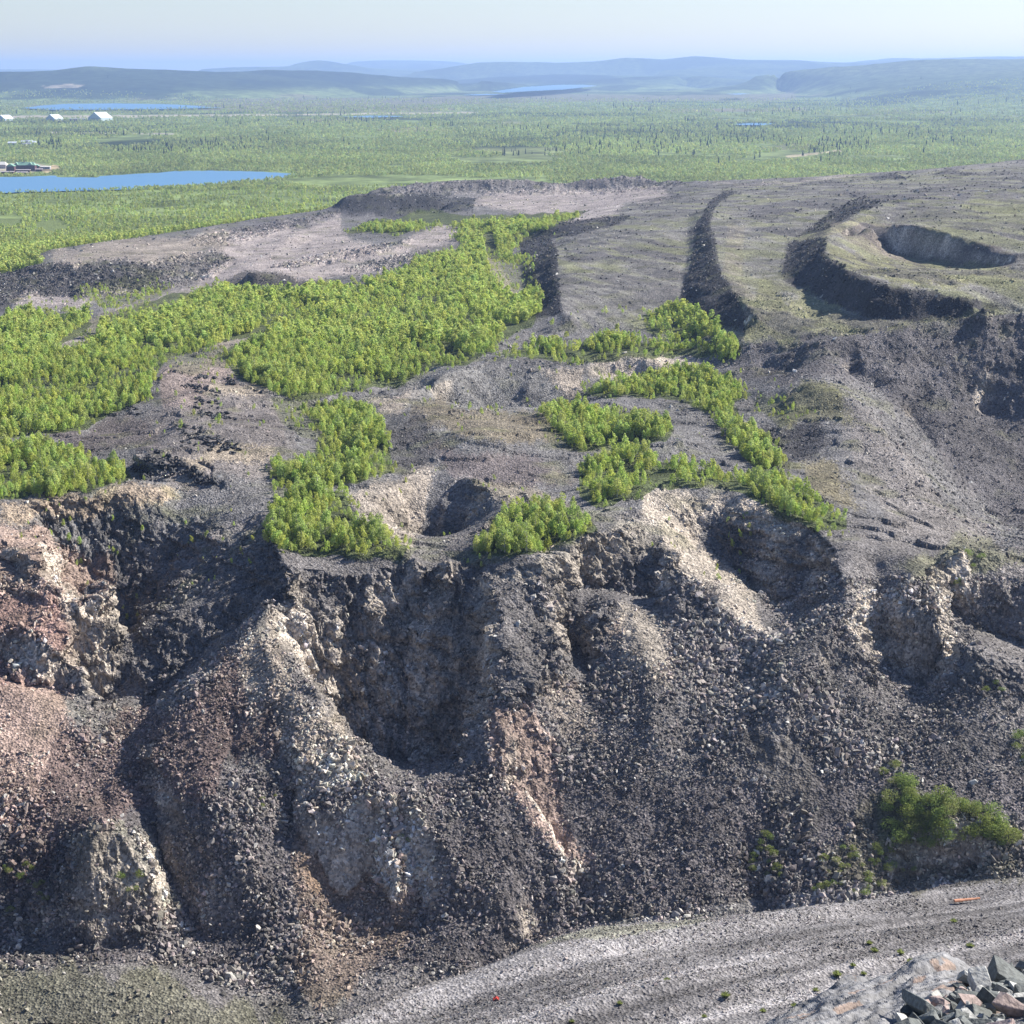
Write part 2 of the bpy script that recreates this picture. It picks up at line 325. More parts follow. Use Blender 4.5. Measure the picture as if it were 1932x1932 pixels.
FW += [[(-1200, 2500, 5), (3200, 2500, 5)], [(-1200, 2900, 0), (3200, 2900, 0)], [(-1200, 9000, 0), (3200, 8500, 0)], [(1000, 12000, 0), (1500, 11500, 0)], [(-1200, 19500, 5), (850, 23000, 5)], [(1400, 22500, 5), (3200, 23000, 8)],
       [(850, 19000, 0), (1250, 18500, 0)], [(1000, 20600, 0), (1100, 20300, 0)], [(-1200, 27000, 5), (800, 29500, 5)], [(850, 26200, 5), (1250, 26800, 5)], [(-1200, 38000, 20), (600, 38500, 20)], [(1000, 38000, 20), (3200, 38000, 20)], [(-1200, 60000, 20), (3200, 60000, 20)]]
NFU, NFV = 360, 420
FV0, FV1 = math.log(2450), math.log(62000)
FU = 0.44
def solve_far():
    P = []
    def dens(pts, fn):
        for k in range(len(pts) - 1):
            a = np.array(pts[k], float); b = np.array(pts[k + 1], float)
            n = max(2, int(abs(b[0] - a[0]) / 2)); t = np.linspace(0, 1, n)[:, None]; q = a + (b - a) * t
            P.append(np.stack(fn(q[:, 0], q[:, 1], q[:, 2]), 1))
    for l in FA: dens(l, at_z)
    for l in FD: dens(l, at_d)
    for l in FW: dens(l, lambda px, y, z: ((px / 1932 - 0.5) / FL * y, y, z))
    P = np.concatenate(P); g = np.zeros((NFV // 8, NFU // 8))
    for lv in (8, 4, 2, 1):
        nu, nv = NFU // lv, NFV // lv
        i = np.rint((P[:, 0] / P[:, 1] + FU) / (2 * FU) * (nu - 1)).astype(int); j = np.rint((np.log(P[:, 1]) - FV0) / (FV1 - FV0) * (nv - 1)).astype(int)
        ok = (i >= 0) & (i < nu) & (j >= 0) & (j < nv)
        s = np.zeros((nv, nu)); c = np.zeros((nv, nu)); np.add.at(s, (j[ok], i[ok]), P[ok, 2]); np.add.at(c, (j[ok], i[ok]), 1)
        fix = c > 0; val = np.where(fix, s / np.maximum(c, 1), 0)
        if lv < 8:
            jj = np.minimum(np.arange(nv) // 2, g.shape[0] - 1); ii = np.minimum(np.arange(nu) // 2, g.shape[1] - 1); g = g[jj][:, ii]
        for k in range({8: 250, 4: 120, 2: 80, 1: 60}[lv]):
            p = np.pad(g, 1, mode='edge'); g = np.where(fix, val, 0.25 * (p[2:, 1:-1] + p[:-2, 1:-1] + p[1:-1, 2:] + p[1:-1, :-2]))
    return g
GFAR = solve_far()
def far_z(x, y):
    ii = np.clip((x / y + FU) / (2 * FU) * (NFU - 1), 0, NFU - 1.001); jj = np.clip((np.log(y) - FV0) / (FV1 - FV0) * (NFV - 1), 0, NFV - 1.001)
    i0 = ii.astype(int); j0 = jj.astype(int); fi = ii - i0; fj = jj - j0; g = GFAR
    return (g[j0, i0] * (1 - fi) + g[j0, i0 + 1] * fi) * (1 - fj) + (g[j0 + 1, i0] * (1 - fi) + g[j0 + 1, i0 + 1] * fi) * fj

# ------------------------------------------------------------------ what covers the ground (areas one can make out)
FOREST = [
 [(-200, 620), (0, 615), (60, 592), (140, 590), (175, 612), (110, 655), (160, 660), (200, 605), (270, 572), (330, 548), (420, 545), (520, 556), (620, 550), (720, 532), (760, 502), (830, 482), (905, 470), (920, 500), (925, 540), (985, 560), (1000, 545), (1018, 572), (1005, 610), (940, 645), (925, 665), (870, 690), (820, 702), (745, 728), (640, 745), (560, 752), (505, 740), (450, 712), (415, 675), (440, 655), (500, 640), (540, 605), (480, 632), (400, 655), (330, 668), (290, 700), (272, 755), (200, 790), (140, 812), (70, 822), (-200, 840)],
 [(-200, 850), (0, 852), (80, 840), (150, 860), (225, 880), (240, 912), (130, 928), (0, 944), (-200, 950)],
 [(575, 770), (640, 755), (690, 772), (715, 800), (742, 888), (680, 912), (600, 922), (530, 908), (510, 880), (590, 862), (605, 810)],
 [(502, 1012), (525, 955), (560, 932), (655, 930), (672, 985), (700, 1000), (770, 1030), (750, 1052), (690, 1058), (600, 1046), (530, 1038)],
 [(880, 1045), (930, 1000), (960, 955), (1040, 948), (1110, 968), (1122, 1000), (1040, 1035), (960, 1050)],
 [(1022, 775), (1100, 768), (1200, 782), (1268, 802), (1250, 828), (1180, 838), (1090, 852), (1060, 830)],
 [(1095, 745), (1150, 715), (1270, 712), (1330, 712), (1420, 742), (1375, 760), (1400, 800), (1450, 850), (1480, 888), (1430, 888), (1380, 840), (1350, 790), (1270, 748), (1190, 748)],
 [(1090, 885), (1170, 852), (1260, 872), (1340, 892), (1450, 912), (1530, 932), (1600, 980), (1600, 998), (1540, 1008), (1480, 978), (1400, 930), (1300, 918), (1230, 918), (1200, 940), (1120, 955), (1090, 932)],
 [(930, 668), (1020, 652), (1130, 647), (1250, 642), (1330, 647), (1398, 658), (1370, 684), (1290, 668), (1200, 673), (1100, 684), (1000, 674)],
 [(1205, 592), (1260, 578), (1330, 600), (1365, 630), (1300, 640), (1215, 622)],
 [(650, 440), (720, 412), (800, 402), (880, 407), (1000, 402), (1110, 395), (1080, 410), (1005, 440), (980, 447), (960, 482), (995, 500), (940, 490), (900, 480), (870, 470), (860, 450), (878, 425), (760, 440)]]
SPARSE = [  # thin young growth
 [(500, 880), (600, 860), (620, 930), (520, 950)], [(720, 1000), (790, 1040), (760, 1060), (690, 1056)], [(840, 1050), (900, 1030), (960, 1055), (900, 1075)], [(180, 600), (280, 570), (330, 600), (200, 690), (120, 700)], [(300, 660), (420, 660), (470, 700), (340, 700)],
 [(500, 750), (600, 760), (610, 830), (540, 800)], [(1000, 760), (1090, 850), (1040, 840)], [(1430, 740), (1540, 780), (1480, 800), (1420, 770)], [(140, 545), (280, 520), (330, 545), (200, 590)], [(1650, 1080), (1700, 1110)],
 [(870, 470), (1010, 480), (1000, 560), (920, 540)]]
BUSHES = [[(1655, 1500), (1700, 1445), (1745, 1490), (1850, 1515), (1932, 1575), (1900, 1600), (1820, 1588), (1745, 1610), (1700, 1640), (1660, 1600)], [(1915, 1385), (1990, 1385), (1990, 1450), (1920, 1440)]]

def mask_of(px, py, polys):
    m = np.zeros(np.shape(px), bool)
    for p in polys: m |= inpoly(px, py, p)
    return m

# colour patches: (poly, albedo, warp px, strength)
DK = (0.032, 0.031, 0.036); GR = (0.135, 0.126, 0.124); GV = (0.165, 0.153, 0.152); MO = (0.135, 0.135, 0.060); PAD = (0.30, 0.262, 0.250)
TAN = (0.32, 0.275, 0.23); RED = (0.20, 0.135, 0.105); PK = (0.30, 0.22, 0.185); OL = (0.165, 0.155, 0.085); OR = (0.22, 0.15, 0.10); PUR = (0.095, 0.078, 0.082)
PAINT = [
 # spur near the camera
 ([(400, 2100), (640, 1930), (870, 1840), (1130, 1740), (1560, 1680), (1932, 1640), (2600, 1580), (2600, 2300), (400, 2300)], (0.20, 0.191, 0.194), 0, 1),
 # left: reddish talus and rock
 ([(-200, 1250), (60, 1280), (130, 1310), (150, 1370), (140, 1460), (60, 1560), (-200, 1620)], PK, 14, .9), ([(-200, 980), (60, 1000), (210, 1060), (215, 1120), (160, 1240), (150, 1310), (-200, 1280)], (0.27, 0.20, 0.165), 12, .9),
 ([(0, 1560), (150, 1380), (330, 1330), (520, 1200), (560, 1350), (420, 1480), (200, 1560), (0, 1700)], (0.135, 0.098, 0.09), 18, .85), ([(-200, 1110), (120, 1130), (170, 1220), (60, 1290), (-200, 1290)], (0.24, 0.155, 0.135), 8, .7),
 ([(480, 1180), (610, 1330), (705, 1468), (640, 1500), (500, 1400), (455, 1260)], (0.33, 0.285, 0.235), 12, .85),  # sunlit slope of the ridge, painted lighter in the colour
 ([(560, 1620), (640, 1560), (780, 1580), (850, 1700), (760, 1760), (650, 1900), (560, 1850), (610, 1760)], (0.175, 0.135, 0.108), 14, .8), ([(600, 1590), (660, 1600), (720, 1640), (700, 1700), (640, 1710), (600, 1660)], OR, 8, .6),
 ([(920, 1330), (1010, 1340), (1040, 1420), (1060, 1560), (1120, 1640), (1040, 1600), (960, 1500), (930, 1430)], (0.30, 0.225, 0.19), 10, .9),
 ([(-200, 1840), (150, 1830), (330, 1850), (480, 1900), (560, 2000), (-200, 2000)], (0.125, 0.122, 0.085), 14, .7), ([(130, 1580), (200, 1545), (270, 1600), (330, 1720), (230, 1700)], (0.15, 0.145, 0.12), 12, .7),
 # pale rims and gullies
 ([(1205, 920), (1270, 915), (1330, 960), (1400, 930), (1530, 1000), (1500, 1020), (1340, 985), (1290, 1040), (1255, 1040), (1215, 985)], (0.38, 0.33, 0.275), 7, .95), ([(1255, 1035), (1330, 1040), (1420, 1110), (1440, 1180), (1480, 1205), (1400, 1180), (1320, 1110)], (0.37, 0.325, 0.275), 6, .95),  # second patch: sunlit talus in the right hollow, its light painted in
 ([(930, 1090), (1080, 1010), (1210, 970), (1260, 1040), (1160, 1040), (1000, 1090)], (0.26, 0.235, 0.2), 10, .8), ([(1170, 1140), (1230, 1150), (1270, 1230), (1260, 1290), (1180, 1260)], (0.30, 0.265, 0.225), 8, .9), ([(1030, 1260), (1080, 1280), (1120, 1400), (1060, 1390), (1020, 1310)], (0.24, 0.205, 0.175), 8, .8),
 ([(670, 935), (760, 890), (830, 890), (800, 1000), (770, 1040), (690, 985)], TAN, 7, .85), ([(0, 950), (330, 910), (340, 930), (250, 960), (0, 990)], (0.33, 0.26, 0.19), 7, .8), ([(1020, 695), (1100, 690), (1090, 760), (1060, 740)], TAN, 6, .9), ([(1115, 672), (1240, 668), (1300, 672), (1340, 700), (1240, 712), (1110, 708)], (0.38, 0.33, 0.28), 5, .95),
 ([(690, 760), (790, 728), (800, 760), (720, 780)], TAN, 6, .8), ([(1120, 860), (1200, 855), (1210, 880), (1150, 885)], TAN, 6, .7), ([(1130, 1180), (1180, 1160), (1170, 1220)], (.3, .24, .19), 6, .7),
 ([(780, 720), (870, 690), (1020, 692), (1060, 745), (1000, 775), (760, 770)], (0.17, 0.165, 0.16), 10, .8),
 # mound
 ([(770, 775), (1090, 772), (1080, 820), (950, 830), (780, 815)], (0.17, 0.145, 0.105), 12, .9), ([(720, 800), (800, 790), (840, 840), (830, 890), (740, 900)], (0.07, 0.066, 0.068), 12, .85), ([(830, 860), (1000, 850), (1080, 900), (960, 915), (860, 905)], (0.125, 0.10, 0.098), 14, .6), ([(870, 905), (1000, 915), (1100, 960), (960, 950)], (0.19, 0.165, 0.13), 8, .8),
 # tyre field and bare soil on the shelf
 ([(290, 700), (350, 665), (420, 680), (480, 740), (420, 760), (300, 760)], (0.23, 0.18, 0.162), 10, .7), ([(300, 760), (480, 740), (560, 800), (600, 860), (500, 900), (360, 910), (250, 850), (270, 780)], (0.16, 0.142, 0.135), 14, .9), ([(330, 860), (470, 840), (530, 850), (460, 875), (380, 880)], (0.28, 0.235, 0.18), 8, .8), ([(380, 735), (480, 725), (490, 745), (420, 748)], (0.28, 0.24, 0.19), 6, .9),
 ([(100, 810), (260, 795), (290, 830), (240, 860), (150, 850)], (0.10, 0.085, 0.082), 10, .9), ([(130, 745), (170, 735), (180, 760), (140, 768)], (0.1, 0.09, 0.085), 6, .8),
 ([(500, 645), (545, 605), (480, 632), (400, 655), (440, 668)], (0.24, 0.21, 0.185), 4, 1), ([(90, 660), (180, 600), (330, 545), (420, 520), (500, 480), (560, 490), (440, 540), (300, 590), (200, 620), (150, 670)], (0.25, 0.22, 0.2), 5, .9),
 # pads and quarry floors
 ([(110, 470), (300, 446), (420, 440), (640, 400), (650, 440), (700, 470), (880, 425), (890, 430), (850, 470), (700, 520), (540, 530), (440, 535), (330, 545), (60, 590), (20, 575), (0, 560), (110, 560), (400, 520), (430, 480), (250, 500), (110, 497)], PAD, 5, 1),
 ([(100, 470), (300, 445), (440, 440), (430, 475), (250, 495), (110, 495)], (0.235, 0.205, 0.175), 6, .9),
 ([(60, 500), (110, 497), (260, 498), (400, 480), (440, 490), (400, 520), (250, 556), (60, 555), (-40, 600), (-40, 530)], (0.055, 0.053, 0.056), 6, .95), ([(300, 480), (400, 470), (430, 490), (380, 530), (310, 540)], (0.14, 0.13, 0.125), 8, .8),  # first patch: shade of the camera-facing quarry scarp painted dark
 ([(620, 405), (640, 366), (800, 362), (890, 378), (890, 396), (760, 410)], (0.045, 0.045, 0.05), 3, 1), ([(500, 405), (620, 396), (740, 410), (640, 414), (480, 440), (430, 440)], (0.11, 0.105, 0.11), 4, .8), ([(640, 368), (740, 350), (960, 334), (1210, 328), (1230, 352), (1000, 362), (720, 366)], (0.17, 0.158, 0.155), 4, .95),  # first patch: dark spoil heap, shade of its front put into the colour
 ([(890, 385), (900, 366), (1240, 352), (1260, 365), (1190, 385), (1100, 400), (1000, 402)], PAD, 5, 1), ([(1010, 425), (1100, 395), (1190, 380), (1240, 360), (1210, 390), (1110, 420)], (0.31, 0.275, 0.265), 3, 1),
 ([(415, 542), (460, 510), (540, 519), (650, 536), (560, 548)], (0.07, 0.065, 0.062), 3, .95), ([(640, 505), (780, 476), (860, 480), (740, 510)], (0.13, 0.125, 0.12), 5, .8),
 ([(905, 445), (930, 440), (940, 500), (990, 590), (960, 560), (930, 540)], (0.34, 0.30, 0.23), 5, .8),
 # plateau
 ([(1050, 450), (1200, 380), (1330, 350), (1640, 330), (1932, 300), (2400, 290), (2400, 640), (1932, 590), (1720, 610), (1560, 640), (1400, 650), (1290, 610), (1180, 590), (1060, 600)], (0.185, 0.178, 0.165), 8, 1),
 ([(975, 446), (1030, 440), (1046, 465), (1050, 530), (1062, 590), (1010, 600), (990, 540)], DK, 2, 1), ([(985, 435), (1010, 424), (1170, 405), (1200, 412), (1080, 442), (990, 455)], DK, 2, 1), ([(1375, 366), (1392, 364), (1345, 400), (1338, 430), (1350, 470), (1365, 530), (1400, 570), (1420, 630), (1330, 615), (1280, 570), (1300, 470), (1302, 425), (1330, 388)], DK, 2.5, 1),  # dark scree, with the shade of ledge and scarps put into the colour
 ([(1640, 368), (1670, 378), (1600, 414), (1565, 440), (1560, 480), (1610, 512), (1680, 540), (1770, 550), (1880, 578), (1850, 596), (1740, 606), (1640, 598), (1560, 572), (1475, 518), (1490, 455), (1560, 408)], DK, 2.5, 1),  # crater ridge: dark scree plus painted shade on its camera-left face
 ([(1560, 425), (1640, 418), (1760, 428), (1925, 485), (1900, 503), (1740, 497), (1640, 478)], (0.16, 0.135, 0.115), 4, .9), ([(1560, 470), (1700, 490), (1900, 503), (2000, 520), (1900, 545), (1700, 530), (1600, 505)], (0.17, 0.165, 0.085), 7, .85),
 ([(1375, 425), (1400, 428), (1395, 520), (1440, 590), (1470, 630), (1440, 640), (1400, 590), (1365, 520)], (0.21, 0.19, 0.15), 2, .8), ([(1500, 448), (1560, 436), (1640, 404), (1650, 410), (1570, 446), (1510, 455)], (0.24, 0.225, 0.15), 1, .9),
 ([(1060, 470), (1300, 452), (1300, 478), (1180, 486), (1065, 486)], (0.085, 0.08, 0.085), 5, .8), ([(1400, 395), (1500, 380), (1560, 388), (1480, 410), (1410, 415)], (0.09, 0.085, 0.09), 6, .7), ([(1600, 362), (1932, 345), (2100, 350), (1932, 372), (1700, 380), (1620, 375)], (0.11, 0.105, 0.108), 6, .7), ([(1640, 333), (1690, 326), (1720, 335), (1650, 340)], (.06, .06, .065), 2, .9), ([(1755, 330), (1790, 316), (1850, 330), (1800, 336)], (.07, .065, .065), 2, .9),
 ([(1240, 352), (1440, 342), (1600, 345), (1610, 350), (1440, 352), (1250, 362)], (0.10, 0.095, 0.098), 3, .7), ([(1330, 352), (1560, 336), (1620, 330), (1600, 338), (1400, 352)], (0.27, 0.24, 0.225), 2, .8),
 ([(1390, 640), (1560, 637), (1740, 608), (1640, 600), (1500, 560), (1440, 520), (1410, 580)], (0.17, 0.168, 0.085), 8, .75), ([(1680, 400), (1800, 385), (2000, 360), (2000, 440), (1860, 440), (1750, 425)], (0.16, 0.165, 0.085), 9, .6),
 ([(1350, 690), (1400, 645), (1560, 636), (1720, 610), (1870, 590), (2400, 560), (2400, 1000), (1932, 1000), (1850, 960), (1720, 780), (1640, 720), (1500, 715), (1440, 720)], (0.10, 0.093, 0.096), 8, .95),
 ([(1600, 740), (1680, 820), (1800, 960), (1932, 1060), (1932, 1110), (1820, 1040), (1700, 1000), (1620, 900)], (0.17, 0.155, 0.148), 9, .85), ([(1470, 750), (1520, 722), (1600, 740), (1620, 800), (1500, 800)], (0.125, 0.12, 0.07), 10, .9), ([(1440, 810), (1560, 800), (1580, 850), (1500, 880)], DK, 9, .8), ([(1500, 880), (1600, 880), (1620, 960), (1540, 940)], (0.14, 0.12, 0.065), 12, .7),
 ([(1010, 1785), (1130, 1748), (1345, 1732), (1300, 1745), (1120, 1775)], (0.19, 0.19, 0.15), 3, .8),
 ([(1400, 1380), (1500, 1390), (1560, 1480), (1560, 1600), (1490, 1560), (1450, 1460)], (0.125, 0.115, 0.105), 12, .7), ([(1640, 1480), (1932, 1560), (1932, 1650), (1700, 1680), (1560, 1650)], (0.09, 0.085, 0.06), 12, .7), ([(1690, 1060), (1850, 1010), (1932, 1050), (1850, 1080), (1740, 1100)], (0.13, 0.13, 0.08), 10, .7)]

def albedo(X, Y, Z, slope):
    px, py = project(X, Y, Z)
    n1 = fbm(X / 9, Y / 9, 4, 11); n2 = fbm(X / 30, Y / 30, 3, 12)
    c = np.empty(X.shape + (3,)); c[:] = GR
    c[(Y > 600)] = (0.133, 0.128, 0.128)
    fr = (Y > 420) & (Y < 470) & (Y < 500); c[fr] = (0.105, 0.096, 0.098)
    sc = np.clip(Y / 500, .3, 4)
    dj = rng.normal(size=X.shape) * 2.5; px_, py_ = px, py
    wx = fbm(X / (6 * sc), Y / (10 * sc), 3, 21); wy = fbm(X / (6 * sc), Y / (10 * sc), 3, 22)
    fbx = fbm(X / (2.2 * sc), Y / (4 * sc), 3, 23); fby = fbm(X / (2.2 * sc), Y / (4 * sc), 3, 24)
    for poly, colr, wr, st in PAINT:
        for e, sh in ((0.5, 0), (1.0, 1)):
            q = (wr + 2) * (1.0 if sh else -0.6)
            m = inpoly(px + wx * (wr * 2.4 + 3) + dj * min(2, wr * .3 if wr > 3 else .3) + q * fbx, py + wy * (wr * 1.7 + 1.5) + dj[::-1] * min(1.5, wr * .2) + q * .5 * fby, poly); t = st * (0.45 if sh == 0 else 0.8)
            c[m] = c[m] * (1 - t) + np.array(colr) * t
    # streaky moss on the waste-rock plateau
    pl = inpoly(px, py, [(1050, 450), (1200, 380), (1330, 350), (1640, 330), (2400, 290), (2400, 570), (1932, 590), (1720, 610), (1560, 640), (1400, 650), (1290, 640), (1180, 620), (1060, 620)])
    st = fbm((X + 0.35 * Y) / 9, (Y - 0.2 * X) / 60, 4, 31) + 0.5 * fbm(X / 70, Y / 70, 2, 32)
    lum = c.mean(-1)
    k = np.clip(st * 1.6 - 0.15, 0, 1) * pl * (lum > 0.08); k = k[..., None] * 0.75
    c = c * (1 - k) + np.array((0.165, 0.17, 0.095)) * k
    k = np.clip(-st * 2.6 + 0.1, 0, 1) * pl * (lum > 0.08); k = k[..., None] * 0.7
    c = c * (1 - k) + np.array((0.085, 0.08, 0.082)) * k
    # forest floor
    fm = mask_of(px + wx * 10, py + wy * 8, FOREST)
    c[fm] = c[fm] * 0.15 + np.array((0.06, 0.078, 0.024)) * 0.85
    sm = mask_of(px + wx * 14, py + wy * 10, SPARSE + BUSHES); c[sm] = c[sm] * 0.6 + np.array((0.09, 0.10, 0.04)) * 0.4
    # bare earth on steep faces, colour lightened in place of sky fill
    ed = np.clip((slope - 1.0) / 0.5, 0, 1) * (Y > 400) * (lum > .05)
    k = (ed * (0.8 + 0.3 * np.clip(n1 + 0.2, 0, 1)))[..., None]
    face = np.array((0.37, 0.325, 0.275)) * (1 + 0.35 * n1[..., None])
    c = c * (1 - 0.8 * k) + face * 0.8 * k
    # patchy thin moss and soil variation
    k = np.clip(fbm(X / 14, Y / 14, 4, 41) * 1.4 - 0.35, 0, 1) * (slope < 0.7) * (Y > 330) * (Y < 2600) * np.where(Y < 560, 0.3, 1); k = k[..., None] * 0.5
    c = c * (1 - k) + np.array((0.12, 0.125, 0.055)) * k
    sp = np.where((Y > 90) & (Y < 175), 1 + 0.55 * fbm((X + 0.6 * Y) / 70, (Y - 0.52 * X) / 2.2, 3, 43), 1.0)
    c *= ((1 + 0.28 * n1 + 0.18 * n2) * sp)[..., None]
    out = (Y > 1500) & ((Z < 38) | ((py < 520 - 0.2 * px) & (px < 640) & (Z < 52))) & (px < 1900)
    out |= (Y > 2250)
    c[out] = np.array((0.13, 0.165, 0.055))
    w_ = np.where(out[..., None], 1.0, np.array((1.0, 1.0, 0.985)))
    return np.clip(c * w_, 0.012, 0.75), px, py

# ------------------------------------------------------------------ the mine ground mesh
def rows():
    seg = [(27, 98, 50), (98, 172, 260), (172, 372, 60), (372, 480, 260), (480, 640, 430), (640, 900, 260), (900, 1400, 230), (1400, 2600, 230)]
    y = []
    for a, b, n in seg: y.append(np.exp(np.linspace(math.log(a), math.log(b), n, endpoint=False)))
    y.append([2600.0]); return np.concatenate(y)
yr = rows(); ur = np.linspace(-0.335, 0.335, 1080)
Ug, Yg = np.meshgrid(ur, yr); Xg = Ug * Yg
Zg = base_z(Xg, Yg)

def slope_of(X, Y, Z):
    # horizontal slope of a (distance, bearing) grid
    zy = np.gradient(Z, axis=0) / np.gradient(Y, axis=0)
    zu = np.gradient(Z, axis=1) / np.gradient(X, axis=1)
    zx = zu; zyy = zy - zx * (X / Y)
    return zx, zyy
zx, zy = slope_of(Xg, Yg, Zg)
S0 = np.hypot(zx, zy)
steep = np.clip((S0 - 0.75) / 0.8, 0, 1)
mid = np.clip((S0 - 0.25) / 0.4, 0, 1)
pit = ((Yg > 372) & ((Yg < 720) | ((Ug > 0.10) & (Yg < 900)))).astype(float)
# earth movements: rolling noise, erosion flutes that run down the faces, ledges and buttresses
near = np.clip((400 - Yg) / 60, 0, 1)
amp = np.where(Yg < 372, 0.0, 1.0)
Zg = Zg + amp * (0.5 + 0.35 * mid * pit) * fbm(Xg / 16, Yg / 16, 5, 1) + (Yg > 560) * (Yg < 1500) * 1.3 * fbm(Xg / 26, Yg / 30, 4, 7)
lc = facet(Xg / 17 + 0.5 * fbm(Xg / 9, Yg / 9, 2, 17), Yg / 15, 70); Zg = Zg + (Yg > 560) * (Yg < 1000) * 0.9 * lc
Zg = Zg + amp * 0.25 * fbm(Xg / 4, Yg / 4, 3, 2) * (0.4 + mid)
Zg = Zg + near * (0.7 * fbm((Xg + .6 * Yg) / 40, (Yg - .52 * Xg) / 8, 3, 3) * np.clip((Yg - 90) / 20, 0, 1) * np.clip((175 - Yg) / 20, 0, 1) + 0.06 * fbm(Xg / 1.5, Yg / 1.5, 3, 4) + 0.35 * ridged((Xg + 0.6 * Yg) / 80, (Yg - 0.52 * Xg) / 3.4, 3, 45) * np.clip((Yg - 95) / 10, 0, 1))
fl = ridged((Xg + 2.5 * fbm(Xg / 9, Yg / 9, 2, 5)) / 9.0, Yg / 40, 4, 6)
Zg = Zg + 2.4 * fl * np.clip(mid * pit, 0, 1) * (0.05 + 0.95 * steep)
# scarps of the plateau and quarry
Zg = Zg + (Yg > 720) * mid * (1.2 * fbm(Xg / 12, Yg / 12, 4, 8) + 0.8 * ridged(Xg / 10, Yg / 30, 3, 9))
# push faces in and out
wX = 0.0; nrm = np.hypot(zx, zy) + 1e-6; nx, ny = -zx / nrm, -zy / nrm
sH = Xg + 0.7 * Yg; jw = 0.35 * fbm(sH / 3, Zg / 3, 3, 57)
fc = 2.6 * facet(sH / 7 + jw, Zg / 9 + jw, 60) + 1.3 * facet(sH / 2.6 + jw, Zg / 3.4 - jw, 65) + 0.6 * facet(sH / 1.2, Zg / 1.4, 68)
but = fc + 3.4 * fbm(Xg / 15, Zg / 18, 4, 51) + 1.9 * ridged(Xg / 5.0 + 0.6 * fbm(Xg / 6, Zg / 6, 2, 55), Zg / 7, 4, 52) + 1.0 * fbm(Xg / 10, Zg / 2.2, 3, 53)
pq, pw = project(Xg, Yg, Zg)
ROCKY = [[(930, 1090), (1210, 960), (1260, 1040), (1340, 1170), (1150, 1160), (1120, 1280), (1040, 1300), (960, 1330), (930, 1200)], [(1560, 1180), (1700, 1110), (1932, 1200), (1932, 1310), (1800, 1310), (1640, 1300)], [(1220, 920), (1540, 1000), (1600, 1110), (1440, 1180), (1300, 1000)], [(-200, 950), (480, 920), (560, 1080), (300, 1300), (150, 1330), (-200, 1290)], [(500, 1075), (930, 1070), (930, 1340), (870, 1450), (700, 1460), (540, 1250)]]
rocky = mask_of(pq, pw, ROCKY)
q = but * np.where(rocky, np.clip((S0 - 0.3) / 0.5, 0, 1), np.clip((S0 - 0.62) / 0.6, 0, 1) * np.where(pw > 1480, 0.35, 0.8)) * pit
Zg = Zg + (0.9 * facet(Xg / 3.2, Yg / 3.2, 73) + 0.5 * facet(Xg / 1.3, Yg / 1.3, 77)) * pit * np.clip((S0 - .3) / .5, 0, 1) * (Yg > 372) * np.where(rocky, 1.2, .5)
berm = mask_of(pq, pw, [[(350, 450), (440, 433), (640, 396), (640, 408), (460, 458), (370, 465)], [(640, 512), (780, 474), (865, 476), (740, 514)], [(700, 350), (1240, 325), (1300, 350), (1150, 367), (880, 367), (740, 369)], [(40, 500), (260, 498), (420, 470), (440, 495), (400, 525), (250, 560), (40, 560)], [(505, 505), (780, 450), (770, 466), (620, 500)]])
Zg = Zg + berm * (2.2 * np.maximum(ridged(Xg / 14, Yg / 16, 4, 78), -.3) + 1.2 * facet(Xg / 5, Yg / 6, 79))
Xd = Xg + nx * q; Yd = Yg + ny * q
Zd = Zg
sx, sy = slope_of(Xg, Yg, Zg); S1 = np.maximum(np.hypot(sx, sy) * 0.6, S0)
ALB, PXg, PYg = albedo(Xd, Yd, Zd, S0)
nv, nu = Xg.shape
idx = np.arange(nv * nu).reshape(nv, nu)
quads = np.stack([idx[:-1, :-1], idx[:-1, 1:], idx[1:, 1:], idx[1:, :-1]], -1).reshape(-1, 4)

# ------------------------------------------------------------------ materials
def new_mat(name):
    m = bpy.data.materials.new(name); m.use_nodes = True
    nt = m.node_tree; return m, nt, nt.nodes, nt.links, nt.nodes['Principled BSDF']

